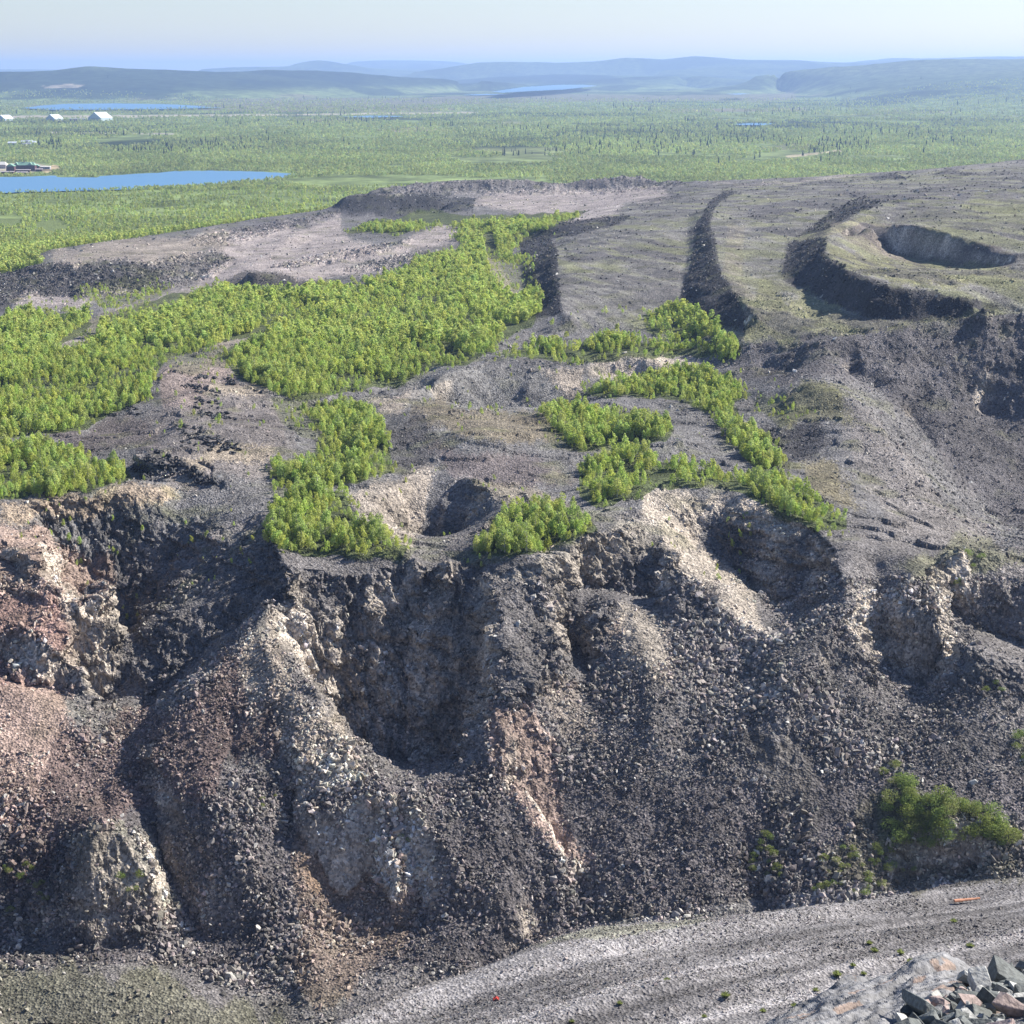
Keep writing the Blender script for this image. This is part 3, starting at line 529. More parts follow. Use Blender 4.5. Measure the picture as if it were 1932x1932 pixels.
def ground_mat(name, scales=(1.2, 5.0), bump=0.35, contrast=0.5):
    m, nt, N, L, P = new_mat(name)
    P.inputs['Roughness'].default_value = 0.95; P.inputs['Specular IOR Level'].default_value = 0.15
    at = N.new('ShaderNodeAttribute'); at.attribute_name = 'albedo'
    geo = N.new('ShaderNodeNewGeometry')
    mul = None; hs = []
    vor = N.new('ShaderNodeTexVoronoi'); vor.inputs['Scale'].default_value = scales[0]; vor.feature = 'F1'
    L.new(geo.outputs['Position'], vor.inputs['Vector'])
    noi = N.new('ShaderNodeTexNoise'); noi.inputs['Scale'].default_value = scales[0] * 0.45; noi.inputs['Detail'].default_value = 6; noi.inputs['Roughness'].default_value = 0.7
    L.new(geo.outputs['Position'], noi.inputs['Vector'])
    rgb = N.new('ShaderNodeSeparateColor'); L.new(vor.outputs['Color'], rgb.inputs[0])
    mr = N.new('ShaderNodeMapRange'); mr.inputs['To Min'].default_value = 1 - contrast; mr.inputs['To Max'].default_value = 1 + contrast * 1.1
    L.new(rgb.outputs[0], mr.inputs['Value'])
    mr2 = N.new('ShaderNodeMapRange'); mr2.inputs['From Min'].default_value = 0.3; mr2.inputs['From Max'].default_value = 0.7; mr2.inputs['To Min'].default_value = 0.62; mr2.inputs['To Max'].default_value = 1.38
    L.new(noi.outputs['Fac'], mr2.inputs['Value'])
    mm = N.new('ShaderNodeMath'); mm.operation = 'MULTIPLY'; L.new(mr.outputs[0], mm.inputs[0]); L.new(mr2.outputs[0], mm.inputs[1])
    vm = N.new('ShaderNodeVectorMath'); vm.operation = 'SCALE'; L.new(at.outputs['Color'], vm.inputs[0]); L.new(mm.outputs[0], vm.inputs['Scale'])
    L.new(vm.outputs[0], P.inputs['Base Color'])
    add = N.new('ShaderNodeMath'); add.operation = 'ADD'; L.new(vor.outputs['Distance'], add.inputs[0]); L.new(noi.outputs['Fac'], add.inputs[1])
    b = N.new('ShaderNodeBump'); b.inputs['Strength'].default_value = 0.9; b.inputs['Distance'].default_value = bump
    L.new(add.outputs[0], b.inputs['Height']); L.new(b.outputs[0], P.inputs['Normal'])
    return m
MG = ground_mat('earth_and_stones', (1.5, 4), 0.45, 0.5)
MS = ground_mat('spur_gravel', (4.5, 8), 0.12, 0.35)

def attr_mat(name, rough=0.9, spec=0.2, trans=0.0, nscale=None, nb=0.1):
    m, nt, N, L, P = new_mat(name)
    at = N.new('ShaderNodeAttribute'); at.attribute_name = 'albedo'
    P.inputs['Roughness'].default_value = rough; P.inputs['Specular IOR Level'].default_value = spec
    src = at.outputs['Color']
    if nscale:
        geo = N.new('ShaderNodeNewGeometry')
        noi = N.new('ShaderNodeTexNoise'); noi.inputs['Scale'].default_value = nscale; noi.inputs['Detail'].default_value = 5
        L.new(geo.outputs['Position'], noi.inputs['Vector'])
        mr = N.new('ShaderNodeMapRange'); mr.inputs['From Min'].default_value = 0.3; mr.inputs['From Max'].default_value = 0.7; mr.inputs['To Min'].default_value = 0.65; mr.inputs['To Max'].default_value = 1.35
        L.new(noi.outputs['Fac'], mr.inputs['Value'])
        vm = N.new('ShaderNodeVectorMath'); vm.operation = 'SCALE'; L.new(src, vm.inputs[0]); L.new(mr.outputs[0], vm.inputs['Scale']); src = vm.outputs[0]
        if nb:
            b = N.new('ShaderNodeBump'); b.inputs['Strength'].default_value = 0.8; b.inputs['Distance'].default_value = nb
            L.new(noi.outputs['Fac'], b.inputs['Height']); L.new(b.outputs[0], P.inputs['Normal'])
    L.new(src, P.inputs['Base Color'])
    if trans:
        tr = N.new('ShaderNodeBsdfTranslucent'); L.new(src, tr.inputs['Color'])
        mx = N.new('ShaderNodeMixShader'); mx.inputs[0].default_value = trans
        L.new(P.outputs[0], mx.inputs[1]); L.new(tr.outputs[0], mx.inputs[2]); L.new(mx.outputs[0], N['Material Output'].inputs['Surface'])
    return m

V3 = np.stack([Xd, Yd, Zd], -1)
cut = int(np.searchsorted(yr, 372)); ctop = int(np.searchsorted(yr, 2600)) + 1
def strip(name, a, b, mat, kind='structure'):
    v = V3[a:b].reshape(-1, 3); c = ALB[a:b].reshape(-1, 3); n = b - a
    id2 = np.arange(n * nu).reshape(n, nu)
    f = np.stack([id2[:-1, :-1], id2[:-1, 1:], id2[1:, 1:], id2[1:, :-1]], -1).reshape(-1, 4)
    o = mesh_obj(name, v, f, mat, smooth=True, colr={'albedo': c}); tag(o, kind=kind); return o
def near_hillside():
    # the near slope carries on past both sides of the view
    n = cut + 1; ex = np.linspace(0, 1, 70)[1:] ** 1.6 * 1.1
    cols, colr = [V3[:n]], [ALB[:n]]
    for side in (1, -1):
        e = V3[:n, -1] if side > 0 else V3[:n, 0]; ec = ALB[:n, -1] if side > 0 else ALB[:n, 0]
        X = e[:, None, 0] + side * ex[None] * e[:, None, 1]; Y = np.repeat(e[:, None, 1], len(ex), 1)
        ramp = np.clip(ex / 0.05, 0, 1)[None]; Z = e[:, None, 2] + ramp * (0.5 * fbm(X / 14, Y / 9, 4, 141) + side * 0)
        P_ = np.stack([X, Y, Z], -1); C_ = np.repeat(ec[:, None], len(ex), 1) * (1 + ramp * 0.15 * fbm(X / 5, Y / 3, 3, 142))[..., None]
        if side > 0: cols.append(P_); colr.append(C_)
        else: cols.insert(0, P_[:, ::-1]); colr.insert(0, C_[:, ::-1])
    v = np.concatenate(cols, 1); c = np.concatenate(colr, 1); i2 = np.arange(v.shape[0] * v.shape[1]).reshape(v.shape[:2])
    f = np.stack([i2[:-1, :-1], i2[:-1, 1:], i2[1:, 1:], i2[1:, :-1]], -1).reshape(-1, 4)
    tag(mesh_obj('hillside', v.reshape(-1, 3), f, MS, smooth=True, colr={'albedo': np.clip(c, .01, .7).reshape(-1, 3)}), kind='structure')
near_hillside()
strip('mine_ground', cut, ctop, MG)

# far ground
yf = np.exp(np.linspace(math.log(2590), math.log(61000), 520)); uf = np.linspace(-0.42, 0.42, 620)
Uf, Yf = np.meshgrid(uf, yf); Xf = Uf * Yf
w = np.clip((Yf - 2590) / 250, 0, 1)
Zf = far_z(Xf, Yf) + fbm(Xf / 900, Yf / 900, 4, 61) * np.clip(far_z(Xf, Yf) / 60, 0, 1) * 14 + fbm(Xf / 250, Yf / 250, 3, 62) * 1.0 * w
edge = base_z(np.clip(Xf[0] / Yf[0], -UMAX + .01, UMAX - .01) * Yf[0], Yf[0])
Zf = Zf * w + (1 - w) * (edge[None] - 0.3)
pxf, pyf = project(Xf, Yf, Zf)
bog = fbm(Xf / 400, Yf / 500, 4, 71); nf = fbm(Xf / 60, Yf / 80, 3, 72); dk = fbm(Xf / 500, Yf / 900, 4, 73)
cf = np.empty(Xf.shape + (3,)); cf[:] = (0.145, 0.185, 0.068)
k = 0.8 * np.clip(bog * 2.2 - 0.75, 0, 1) * (Yf < 20000) * (Zf < 25) * np.clip((Yf - 4200) / 1500, 0, 1); cf = cf * (1 - k[..., None]) + np.array((0.16, 0.145, 0.085)) * k[..., None]
k = np.clip(dk * 4 - 0.9 + np.clip((Yf - 11000) / 8000, 0, 1.2), 0, 1) * (Yf > 5000); cf = cf * (1 - 0.8 * k[..., None]) + np.array((0.018, 0.030, 0.016)) * 0.8 * k[..., None]
hm = np.clip((Zf - 25) / 50, 0, 1) * (Yf < 24500) * (Xf < 1200); cf = cf * (1 - 0.85 * hm[..., None]) + np.array((0.012, 0.022, 0.018)) * 0.85 * hm[..., None]
hm = np.clip((Zf - 25) / 50, 0, 1) * ((Yf > 20000) | (Xf > 1200)); cf = cf * (1 - 0.6 * hm[..., None]) + np.array((0.02, 0.034, 0.026)) * 0.6 * hm[..., None]
tp = np.clip((Zf - np.where(Xf < 0, 185, 130)) / 60, 0, 1) * (Yf < 20500); cf = cf * (1 - 0.7 * tp[..., None]) + np.array((0.10, 0.12, 0.06)) * 0.7 * tp[..., None]
cf *= (1 + 0.35 * nf)[..., None]
CLEAR = [([(-200, 219), (0, 218), (220, 217), (560, 215), (900, 211), (900, 214), (560, 218), (220, 222), (-200, 226)], (0.33, 0.30, 0.23)), ([(90, 249), (330, 252), (335, 254), (90, 251)], (0.34, 0.31, 0.26)), ([(330, 200), (480, 196), (800, 200), (900, 208), (500, 212), (330, 206)], (0.15, 0.145, 0.085)),
         ([(340, 192), (420, 186), (800, 184), (1000, 176), (1250, 180), (1500, 176), (1500, 190), (1100, 192), (700, 200), (420, 200)], (0.15, 0.145, 0.09)), ([(77, 163), (120, 158), (165, 160), (150, 165), (90, 167)], (0.25, 0.22, 0.16)), ([(-20, 312), (60, 306), (110, 318), (60, 325), (-20, 326)], (0.30, 0.27, 0.19)),
         ([(78, 318), (108, 310), (112, 322), (85, 326)], (0.42, 0.33, 0.2)), ([(1480, 294), (1585, 283), (1590, 286), (1490, 298)], (0.34, 0.30, 0.2)), ([(1260, 206), (1520, 203), (1520, 210), (1260, 212)], (0.17, 0.16, 0.1)), ([(1480, 270), (1620, 270), (1560, 282), (1440, 284)], (0.14, 0.15, 0.07)), ([(700, 245), (800, 240), (860, 246), (760, 250)], (0.2, 0.18, 0.11))]
for poly, c in CLEAR:
    m = inpoly(pxf + nf * 4, pyf + nf * 0.8, poly); cf[m] = np.array(c) * (1 + 0.1 * nf[m])[:, None]
cf = np.clip(cf, 0.008, 0.6)
def far_mat():
    m, nt, N, L, P = new_mat('far_vegetation')
    P.inputs['Roughness'].default_value = 1.0; P.inputs['Specular IOR Level'].default_value = 0.05
    at = N.new('ShaderNodeAttribute'); at.attribute_name = 'albedo'
    geo = N.new('ShaderNodeNewGeometry')
    noi = N.new('ShaderNodeTexNoise'); noi.inputs['Scale'].default_value = 0.012; noi.inputs['Detail'].default_value = 9; noi.inputs['Roughness'].default_value = 0.75
    L.new(geo.outputs['Position'], noi.inputs['Vector'])
    mr = N.new('ShaderNodeMapRange'); mr.inputs['From Min'].default_value = 0.36; mr.inputs['From Max'].default_value = 0.64; mr.inputs['To Min'].default_value = 0.35; mr.inputs['To Max'].default_value = 1.6
    L.new(noi.outputs['Fac'], mr.inputs['Value'])
    vm = N.new('ShaderNodeVectorMath'); vm.operation = 'SCALE'; L.new(at.outputs['Color'], vm.inputs[0]); L.new(mr.outputs[0], vm.inputs['Scale'])
    L.new(vm.outputs[0], P.inputs['Base Color'])
    return m
MF = far_mat()
fq = np.arange(Xf.size).reshape(Xf.shape); FQ = np.stack([fq[:-1, :-1], fq[:-1, 1:], fq[1:, 1:], fq[1:, :-1]], -1)
jc = int(np.searchsorted(yf, 11000))
def fstrip(name, a, b):
    n = b - a; v = np.stack([Xf, Yf, Zf], -1)[a:b].reshape(-1, 3); i2 = np.arange(n * len(uf)).reshape(n, -1)
    f = np.stack([i2[:-1, :-1], i2[:-1, 1:], i2[1:, 1:], i2[1:, :-1]], -1).reshape(-1, 4)
    tag(mesh_obj(name, v, f, MF, smooth=True, colr={'albedo': cf[a:b].reshape(-1, 3)}), kind='structure')
fstrip('plain', 0, jc + 1); fstrip('hills', jc, len(yf))

# lakes
def water_mat():
    m, nt, N, L, P = new_mat('lake_water')
    P.inputs['Base Color'].default_value = (0.09, 0.21, 0.36, 1); P.inputs['Roughness'].default_value = 0.35; P.inputs['Specular IOR Level'].default_value = 0.2; P.inputs['IOR'].default_value = 1.33  # blue of the reflected sky is put into the base colour
    geo = N.new('ShaderNodeNewGeometry'); noi = N.new('ShaderNodeTexNoise'); noi.inputs['Scale'].default_value = 0.15; noi.inputs['Detail'].default_value = 4
    L.new(geo.outputs['Position'], noi.inputs['Vector'])
    b = N.new('ShaderNodeBump'); b.inputs['Strength'].default_value = 0.25; b.inputs['Distance'].default_value = 0.6
    L.new(noi.outputs['Fac'], b.inputs['Height']); L.new(b.outputs[0], P.inputs['Normal'])
    return m
MW = water_mat()
LAKES = [[(-250, 334), (0, 334), (60, 333), (105, 331), (110, 334), (185, 335), (190, 332), (240, 329), (300, 326), (330, 323), (400, 322), (470, 323), (530, 326), (562, 329), (545, 334), (500, 340), (380, 350), (250, 357), (100, 361), (0, 364), (-250, 370)],
         [(40, 204), (80, 199), (120, 196), (220, 195), (330, 197), (420, 203), (300, 206), (100, 207)], [(928, 173), (960, 168), (990, 164), (1060, 160), (1100, 160), (1128, 162), (1100, 165), (1060, 169), (1000, 172), (950, 175)],
         [(985, 157), (1010, 154), (1040, 154), (1060, 155), (1040, 158), (1000, 159)], [(870, 179), (920, 177), (965, 178), (900, 180)], [(1368, 177), (1400, 176), (1418, 177), (1390, 178.5)], [(1385, 234), (1420, 232), (1462, 233), (1440, 236), (1400, 236)], [(640, 220), (700, 218), (780, 219), (700, 222)]]
for poly in LAKES:
    pts = []
    for i in range(len(poly)):
        a, b = np.array(poly[i], float), np.array(poly[(i + 1) % len(poly)], float)
        n = max(1, int(abs(a - b).max() / 8))
        for k in range(n):
            p = a + (b - a) * k / n; pts.append((p[0] + random.uniform(-2, 2), p[1] + random.uniform(-.4, .4) * (0.3 if poly[0][1] < 240 else 1)))
    hz = float(np.median(far_z(*[np.clip(q, -1e9, 1e9) for q in at_z(np.array([p[0] for p in pts]), np.array([p[1] for p in pts]), 1.0)[:2]]))) if poly[0][1] < 240 else 0.2
    x, y, z = at_z(np.array([p[0] for p in pts]), np.array([p[1] for p in pts]), 1.5 if poly[0][1] > 240 else max(2.5, hz + 6))
    o = mesh_obj('lake', np.stack([x, y, z], 1), np.arange(len(pts))[None], MW); tag(o, kind='structure')

# haze
def build_haze():
    m = bpy.data.materials.new('haze_air'); m.use_nodes = True; N = m.node_tree.nodes; L = m.node_tree.links
    N.remove(N['Principled BSDF']); v = N.new('ShaderNodeVolumePrincipled')
    v.inputs['Color'].default_value = (0.43, 0.61, 1.0, 1); v.inputs['Density'].default_value = HAZE; v.inputs['Anisotropy'].default_value = 0.3
    L.new(v.outputs[0], N['Material Output'].inputs['Volume'])
    ztop = max(float(Zf.max()) + 20, 330.0)
    x0, x1, y0, y1, za, zb_ = -29000, 29000, -300, 61500, -60, ztop
    v8 = [(x, y, z) for z in (za, zb_) for y in (y0, y1) for x in (x0, x1)]
    f = [[0, 2, 3, 1], [4, 5, 7, 6], [0, 1, 5, 4], [2, 6, 7, 3], [0, 4, 6, 2], [1, 3, 7, 5]]
    o = mesh_obj('haze', np.array(v8, float), np.array(f), m); tag(o, kind='stuff')
HAZE = 3.9e-5
build_haze()

# ------------------------------------------------------------------ scattering on the ground mesh
cellA = None
def cell_area():
    a = np.linalg.norm(V3[1:, :-1] - V3[:-1, :-1], axis=-1); b = np.linalg.norm(V3[:-1, 1:] - V3[:-1, :-1], axis=-1)
    return a * b
CA = cell_area(); FLATC = CA * (1 / (1 + S0[:-1, :-1] ** 2))
PXc, PYc = project(V3[:-1, :-1, 0], V3[:-1, :-1, 1], V3[:-1, :-1, 2])
Yc = V3[:-1, :-1, 1]; Sc = S0[:-1, :-1]; Zc = V3[:-1, :-1, 2]; Xc = V3[:-1, :-1, 0]

def vis_mask():
    """cells of the slope that the viewpoint can see, with a margin"""
    e = (V3[:, :, 2] - HC) / np.maximum(V3[:, :, 1], 1)
    m = np.full_like(e, -9); 
    m[1:] = np.maximum.accumulate(e, 0)[:-1]
    return (e > m - 0.012)[:-1, :-1]
VIS = vis_mask()

def scatter(weight, n):
    w = weight.ravel(); cs = np.cumsum(w); k = np.searchsorted(cs, rng.random(n) * cs[-1])
    k = np.minimum(k, w.size - 1)
    j, i = np.unravel_index(k, weight.shape); a = rng.random(n)[:, None]; b = rng.random(n)[:, None]
    p = (V3[j, i] * (1 - a) + V3[j, i + 1] * a) * (1 - b) + (V3[j + 1, i] * (1 - a) + V3[j + 1, i + 1] * a) * b
    return p, ALB[j, i], j, i

def rot_mats(n, full=True, tilt=0.15):
    if full:
        q = rng.normal(size=(n, 4)); q /= np.linalg.norm(q, axis=1)[:, None]
        w, x, y, z = q.T
        return np.stack([1 - 2 * (y * y + z * z), 2 * (x * y - z * w), 2 * (x * z + y * w), 2 * (x * y + z * w), 1 - 2 * (x * x + z * z), 2 * (y * z - x * w), 2 * (x * z - y * w), 2 * (y * z + x * w), 1 - 2 * (x * x + y * y)], -1).reshape(n, 3, 3)
    a = rng.random(n) * 2 * np.pi; c, s = np.cos(a), np.sin(a); o = np.zeros(n); l = np.ones(n)
    R = np.stack([c, -s, o, s, c, o, o, o, l], -1).reshape(n, 3, 3)
    R[:, :2, 2] += rng.normal(size=(n, 2)) * tilt
    return R

def merge(name, temps, P, S, R, C, mat, kind='stuff', jit=None):
    """many copies of template shapes in one mesh; S (n,3), C (n,3)"""
    which = rng.integers(0, len(temps), len(P)); Vs, Fs, Cs = [], [], []; off = 0
    for t, (tv, tf, tc) in enumerate(temps):
        m = which == t; n = int(m.sum())
        if not n: continue
        v = tv[None] * S[m][:, None, :]; v = np.einsum('nij,nkj->nki', R[m], v) + P[m][:, None, :]
        Vs.append(v.reshape(-1, 3)); f = tf[None] + (np.arange(n) * len(tv))[:, None, None] + off
        Fs.append(f.reshape(-1, tf.shape[1])); off += n * len(tv)
        Cs.append((C[m][:, None, :] * tc[None, :, None]).reshape(-1, 3))
    o = mesh_obj(name, np.concatenate(Vs), np.concatenate(Fs), mat, colr={'albedo': np.concatenate(Cs)})
    tag(o, kind=kind); return o

import bmesh
def hull_rock(n, seed, flat=(1, 1, 1)):
    r = np.random.default_rng(seed); p = r.normal(size=(n, 3)); p /= np.abs(p).max(1)[:, None] ** 0.7 * (np.linalg.norm(p, axis=1)[:, None] ** 0.3)
    p = p * r.uniform(0.75, 1.0, (n, 1)) * np.array(flat) * 0.5
    bm = bmesh.new(); [bm.verts.new(q) for q in p]
    res = bmesh.ops.convex_hull(bm, input=bm.verts)
    dead = {g for g in list(res['geom_interior']) + list(res['geom_unused']) if isinstance(g, bmesh.types.BMVert)}
    if dead: bmesh.ops.delete(bm, geom=list(dead), context='VERTS')
    bm.verts.ensure_lookup_table(); bmesh.ops.triangulate(bm, faces=bm.faces)
    v = np.array([q.co[:] for q in bm.verts]); bm.verts.index_update(); f = np.array([[q.index for q in g.verts] for g in bm.faces]); bm.free()
    return v, f, r.uniform(0.85, 1.15, len(v))
ROCKS = [hull_rock(11, 100 + k, (1, random.uniform(.65, 1), random.uniform(.45, .8))) for k in range(14)]
ROCKL = [hull_rock(7, 200 + k, (1, .8, .6)) for k in range(8)]
MR = attr_mat('broken_rock', 0.85, 0.35, nscale=2.5, nb=0.1)
MRN = attr_mat('near_rock', 0.8, 0.35, nscale=9.0, nb=0.05)

def rock_color(base, n, lo=0.75, hi=2.2, pale=0.04):
    g = base.mean(1, keepdims=True)
    c = base * 0.65 + g * 0.35
    c = np.clip(c, 0.05, 0.3) * np.array((1.06, 1.0, 0.93)) * rng.uniform(lo, hi, (n, 1)) * rng.uniform(0.95, 1.05, (n, 3))
    k = rng.random(n) < pale; c[k] = np.array((0.46, 0.44, 0.40)) * rng.uniform(.7, 1.2, (k.sum(), 1))
    return np.clip(c, 0.03, 0.65)

# coarse blocks all over the pit slopes
coarse = fbm(Xc / 14, Yc / 14, 3, 81) * 0.6 + 0.62
FINE = [[(930, 1090), (1210, 960), (1260, 1040), (1340, 1170), (1150, 1160), (1120, 1280), (1040, 1300), (960, 1330), (930, 1200)], [(1640, 1200), (1700, 1130), (1932, 1200), (1932, 1300), (1800, 1300)], [(1205, 920), (1270, 915), (1330, 960), (1420, 1100), (1480, 1205), (1400, 1180), (1262, 1050)], [(920, 1330), (1010, 1340), (1120, 1640), (1040, 1600), (930, 1430)], [(-200, 1250), (60, 1280), (140, 1330), (100, 1420), (-200, 1420)],
        [(1400, 1380), (1500, 1390), (1560, 1480), (1560, 1600), (1490, 1560)], [(60, 1830), (330, 1820), (560, 1932), (0, 1932), (0, 1830)], [(1170, 1140), (1230, 1150), (1270, 1260), (1180, 1230)], [(150, 1590), (235, 1560), (300, 1680), (230, 1700)], [(-100, 1180), (200, 1060), (160, 1300), (-100, 1270)], [(560, 1080), (930, 1080), (900, 1440), (720, 1460), (600, 1340)], [(20, 950), (500, 940), (560, 1080), (290, 1340), (150, 1330), (220, 1060)]]
fine = mask_of(PXc, PYc, FINE)
W = CA * VIS * (Yc > 378) * (Yc < 575) * (PYc > 1090) * (Zc < 58) * np.clip(coarse, 0.12, 1.2) * np.where(fine, 0.10, 1) * np.where(Sc > 1.4, 0.25, 1)
n = 80000; P, C, J, I = scatter(W, n)
siz = np.clip(rng.lognormal(math.log(1.08), 0.40, n), 0.5, 3.2); siz *= np.clip(coarse[np.minimum(J, coarse.shape[0] - 1), I], .6, 1.2)
order = np.argsort(-siz / P[:, 1]); big = order[:170]; rest = order[170:]
P[:, 2] += siz * 0.2
merge('rubble', ROCKS, P[rest], siz[rest, None] * rng.uniform(.75, 1.25, (len(rest), 3)), rot_mats(len(rest)), rock_color(C[rest], len(rest), .75, 2.7), MR)
BIG = (P[big], siz[big], C[big])
# smaller stones between them
n = 45000; W = CA * VIS * (Yc > 378) * (Yc < 620) * (Zc < 60) * (PYc > 950) * np.where(Sc > 1.6, 0.3, 1); P, C, J, I = scatter(W, n)
s = rng.uniform(0.3, 0.7, n); merge('small_rubble', ROCKL, P, s[:, None] * rng.uniform(.7, 1.3, (n, 3)), rot_mats(n), rock_color(C, n, .8, 2.0, .03), MR)
# scree of the plateau, the big pit on the right, quarry edges, berms
lumc = ALB[:-1, :-1].mean(-1)
pit2 = inpoly(PXc, PYc, [(1350, 690), (1400, 645), (1560, 636), (1720, 610), (1870, 590), (2400, 560), (2400, 1000), (1932, 1100), (1850, 1050), (1640, 900), (1600, 740), (1500, 715)])
quar = inpoly(PXc, PYc, [(-100, 520), (110, 497), (260, 498), (400, 472), (440, 490), (400, 525), (250, 560), (60, 560), (-100, 610)]) | inpoly(PXc, PYc, [(650, 345), (1240, 325), (1300, 350), (1150, 365), (880, 365), (740, 365)]) | inpoly(PXc, PYc, [(640, 510), (780, 476), (860, 480), (740, 512)]) | inpoly(PXc, PYc, [(520, 500), (600, 480), (760, 455), (760, 462), (620, 498), (540, 508)]) | inpoly(PXc, PYc, [(350, 450), (440, 435), (620, 398), (640, 405), (460, 455), (380, 462)])
W = CA * VIS * (Yc > 560) * (Yc < 2300) * (0.75 * np.clip(fbm(Xc / 12, Yc / 12, 3, 89) * 1.5 + .25, 0.05, 1) * (Yc < 1000) + .10 * (Yc >= 1000) * (PYc < 650) + 1.0 * (lumc < 0.085) * (PYc > 300) + 1.1 * pit2 + 2.2 * quar) * (Zc > 20) * (PXc > -60) / np.maximum(Yc / 700, 1) ** 1.1
forc = mask_of(PXc, PYc, FOREST); W = W * ~forc * (ALB[:-1, :-1, 1] < ALB[:-1, :-1, 0] * 1.25)
n = 60000; P, C, J, I = scatter(W, n)
s = np.clip(rng.lognormal(math.log(1.1), 0.4, n), .5, 3.0) * np.clip(P[:, 1] / 950, 0.8, 1.5)
merge('scree', ROCKL, P, s[:, None] * rng.uniform(.7, 1.3, (n, 3)), rot_mats(n), rock_color(C, n, .7, 2.3, .035), MR)
# gravel of the near spur
W = CA * VIS * (Yc > 98) * (Yc < 172) * (PYc > 1600) * np.clip(0.35 + fbm(Xc / 10 + Yc / 30, Yc / 4, 3, 82) * 0.9, 0.06, 1.2)
n = 75000; P, C, J, I = scatter(W, n)
s = np.clip(rng.lognormal(math.log(0.17), 0.35, n), 0.08, 0.5)
merge('spur_gravel', ROCKL, P, s[:, None] * rng.uniform(.7, 1.3, (n, 3)), rot_mats(n), rock_color(C, n, .6, 1.6, .015), MRN)

# ------------------------------------------------------------------ individual boulders of the slopes
AREAS = [('on the reddish talus at the left edge', lambda x, y: x < 160 and y < 1560), ('below the light ridge left of the middle hollow', lambda x, y: 380 < x < 720 and y < 1500), ('among the dark rubble of the lower left valley', lambda x, y: x < 560 and y >= 1500),
         ('near the orange-brown scarp in the lower middle', lambda x, y: 560 <= x < 900 and y >= 1480), ('on the broad grey talus right of the pinkish ridge', lambda x, y: 900 <= x < 1350 and y > 1180), ('on the rubble slope above the near gravel spur', lambda x, y: 1350 <= x < 1650 and y > 1180), ('on the rubble slope at the right edge', lambda x, y: x >= 1650 and y > 1180), ('under the cliff rim', lambda x, y: True)]
def rock_mesh(name, v, f, mat, color, scale):
    o = mesh_obj(name, v * scale, f, mat, colr={'albedo': np.tile(color, (len(v), 1))}); return o
for k in range(len(BIG[0])):
    v, f, tc = ROCKS[k % len(ROCKS)]; p, s, c = BIG[0][k], BIG[1][k], BIG[2][k]
    cc = rock_color(c[None], 1, 1.1, 2.4, .12)[0]; pale = cc.mean() > .32
    o = rock_mesh('boulder', v, f, MR, cc, np.array([s, s * random.uniform(.7, 1.1), s * random.uniform(.6, 1)])); o.location = p; o.rotation_euler = [random.uniform(0, 6.28) for _ in range(3)]
    px, py = project(*p); a = next(t for t, fn in AREAS if fn(px, py))
    tag(o, ('large pale angular boulder ' if pale else 'large dark angular boulder ') + a, 'boulder', ('pale' if pale else 'dark') + ' boulders ' + a)

# ground lookup for single things
from mathutils.bvhtree import BVHTree
def ground_at(px, py):
    m = (PXg[:-1, :-1] - px) ** 2 + (PYg[:-1, :-1] - py) ** 2
    m = np.where(VIS, m, 1e9); k = np.unravel_index(np.argmin(m), m.shape); return V3[k], k
def far_at(px, py, z=0.5):
    x, y, z = at_z(px, py, z); return float(x), float(y), float(z)

SPECIAL = [(1838, 1478, 3.2, 'pale flat boulder leaning at the right edge beside the dark bush', (0.42, 0.42, 0.40)), (1230, 604, 2.6, None, 0), (1232, 716, 0, None, 0),
           (1178, 668, 3.4, 'light blocky slab at the top of the pale scarp below the birch strip', (.45, .42, .36)), (1500, 702, 3.4, 'lone pale block on the dark scree near the plateau rim', (.55, .53, .5)), (1812, 1480, 2.4, None, 0), (830, 1835, 1.7, 'pale pointed stone low on the slope above the left end of the gravel spur', (.4, .37, .34)),
           (352, 1757, 2.6, 'broad light-topped block in the middle of the lower left rubble', (.4, .38, .36)), (155, 1397, 2.4, 'greenish flat block on the reddish talus at the left', (.13, .2, .16)), (1955, 362, 0, None, 0), (1862, 363, 4.2, 'bright white block on the upper right of the plateau', (.8, .78, .74)),
           (1060, 640, 3.4, 'pale slab on the dark ledge at the left of the plateau', (.5, .46, .4)), (1000, 655, 3.0, 'cream slab beside the dark ledge under the plateau corner', (.52, .46, .38)), (1190, 640, 3, 'small pale slab on the ledge among the birches', (.52, .48, .42)), (445, 741, 2.0, 'pale block on bare soil beside the upper tyres', (.6, .58, .42)),
           (1445, 990, 2.2, None, 0), (866, 475, 3.5, 'round white stone at the right end of the gravel pad rubble', (.8, .8, .8)), (1575, 640, 3.0, 'pale stone on the plateau rim', (.5, .5, .48))]
for px, py, s, lab, c in SPECIAL:
    if not lab: continue
    p, k = ground_at(px, py); v, f, tc = ROCKS[int(px) % len(ROCKS)]
    o = rock_mesh('boulder', v, f, MR, np.array(c), np.array([s, s * .8, s * .7])); o.location = Vector(p) + Vector((0, 0, s * .2)); o.rotation_euler = (0.2, 0.3, px); tag(o, lab, 'boulder')

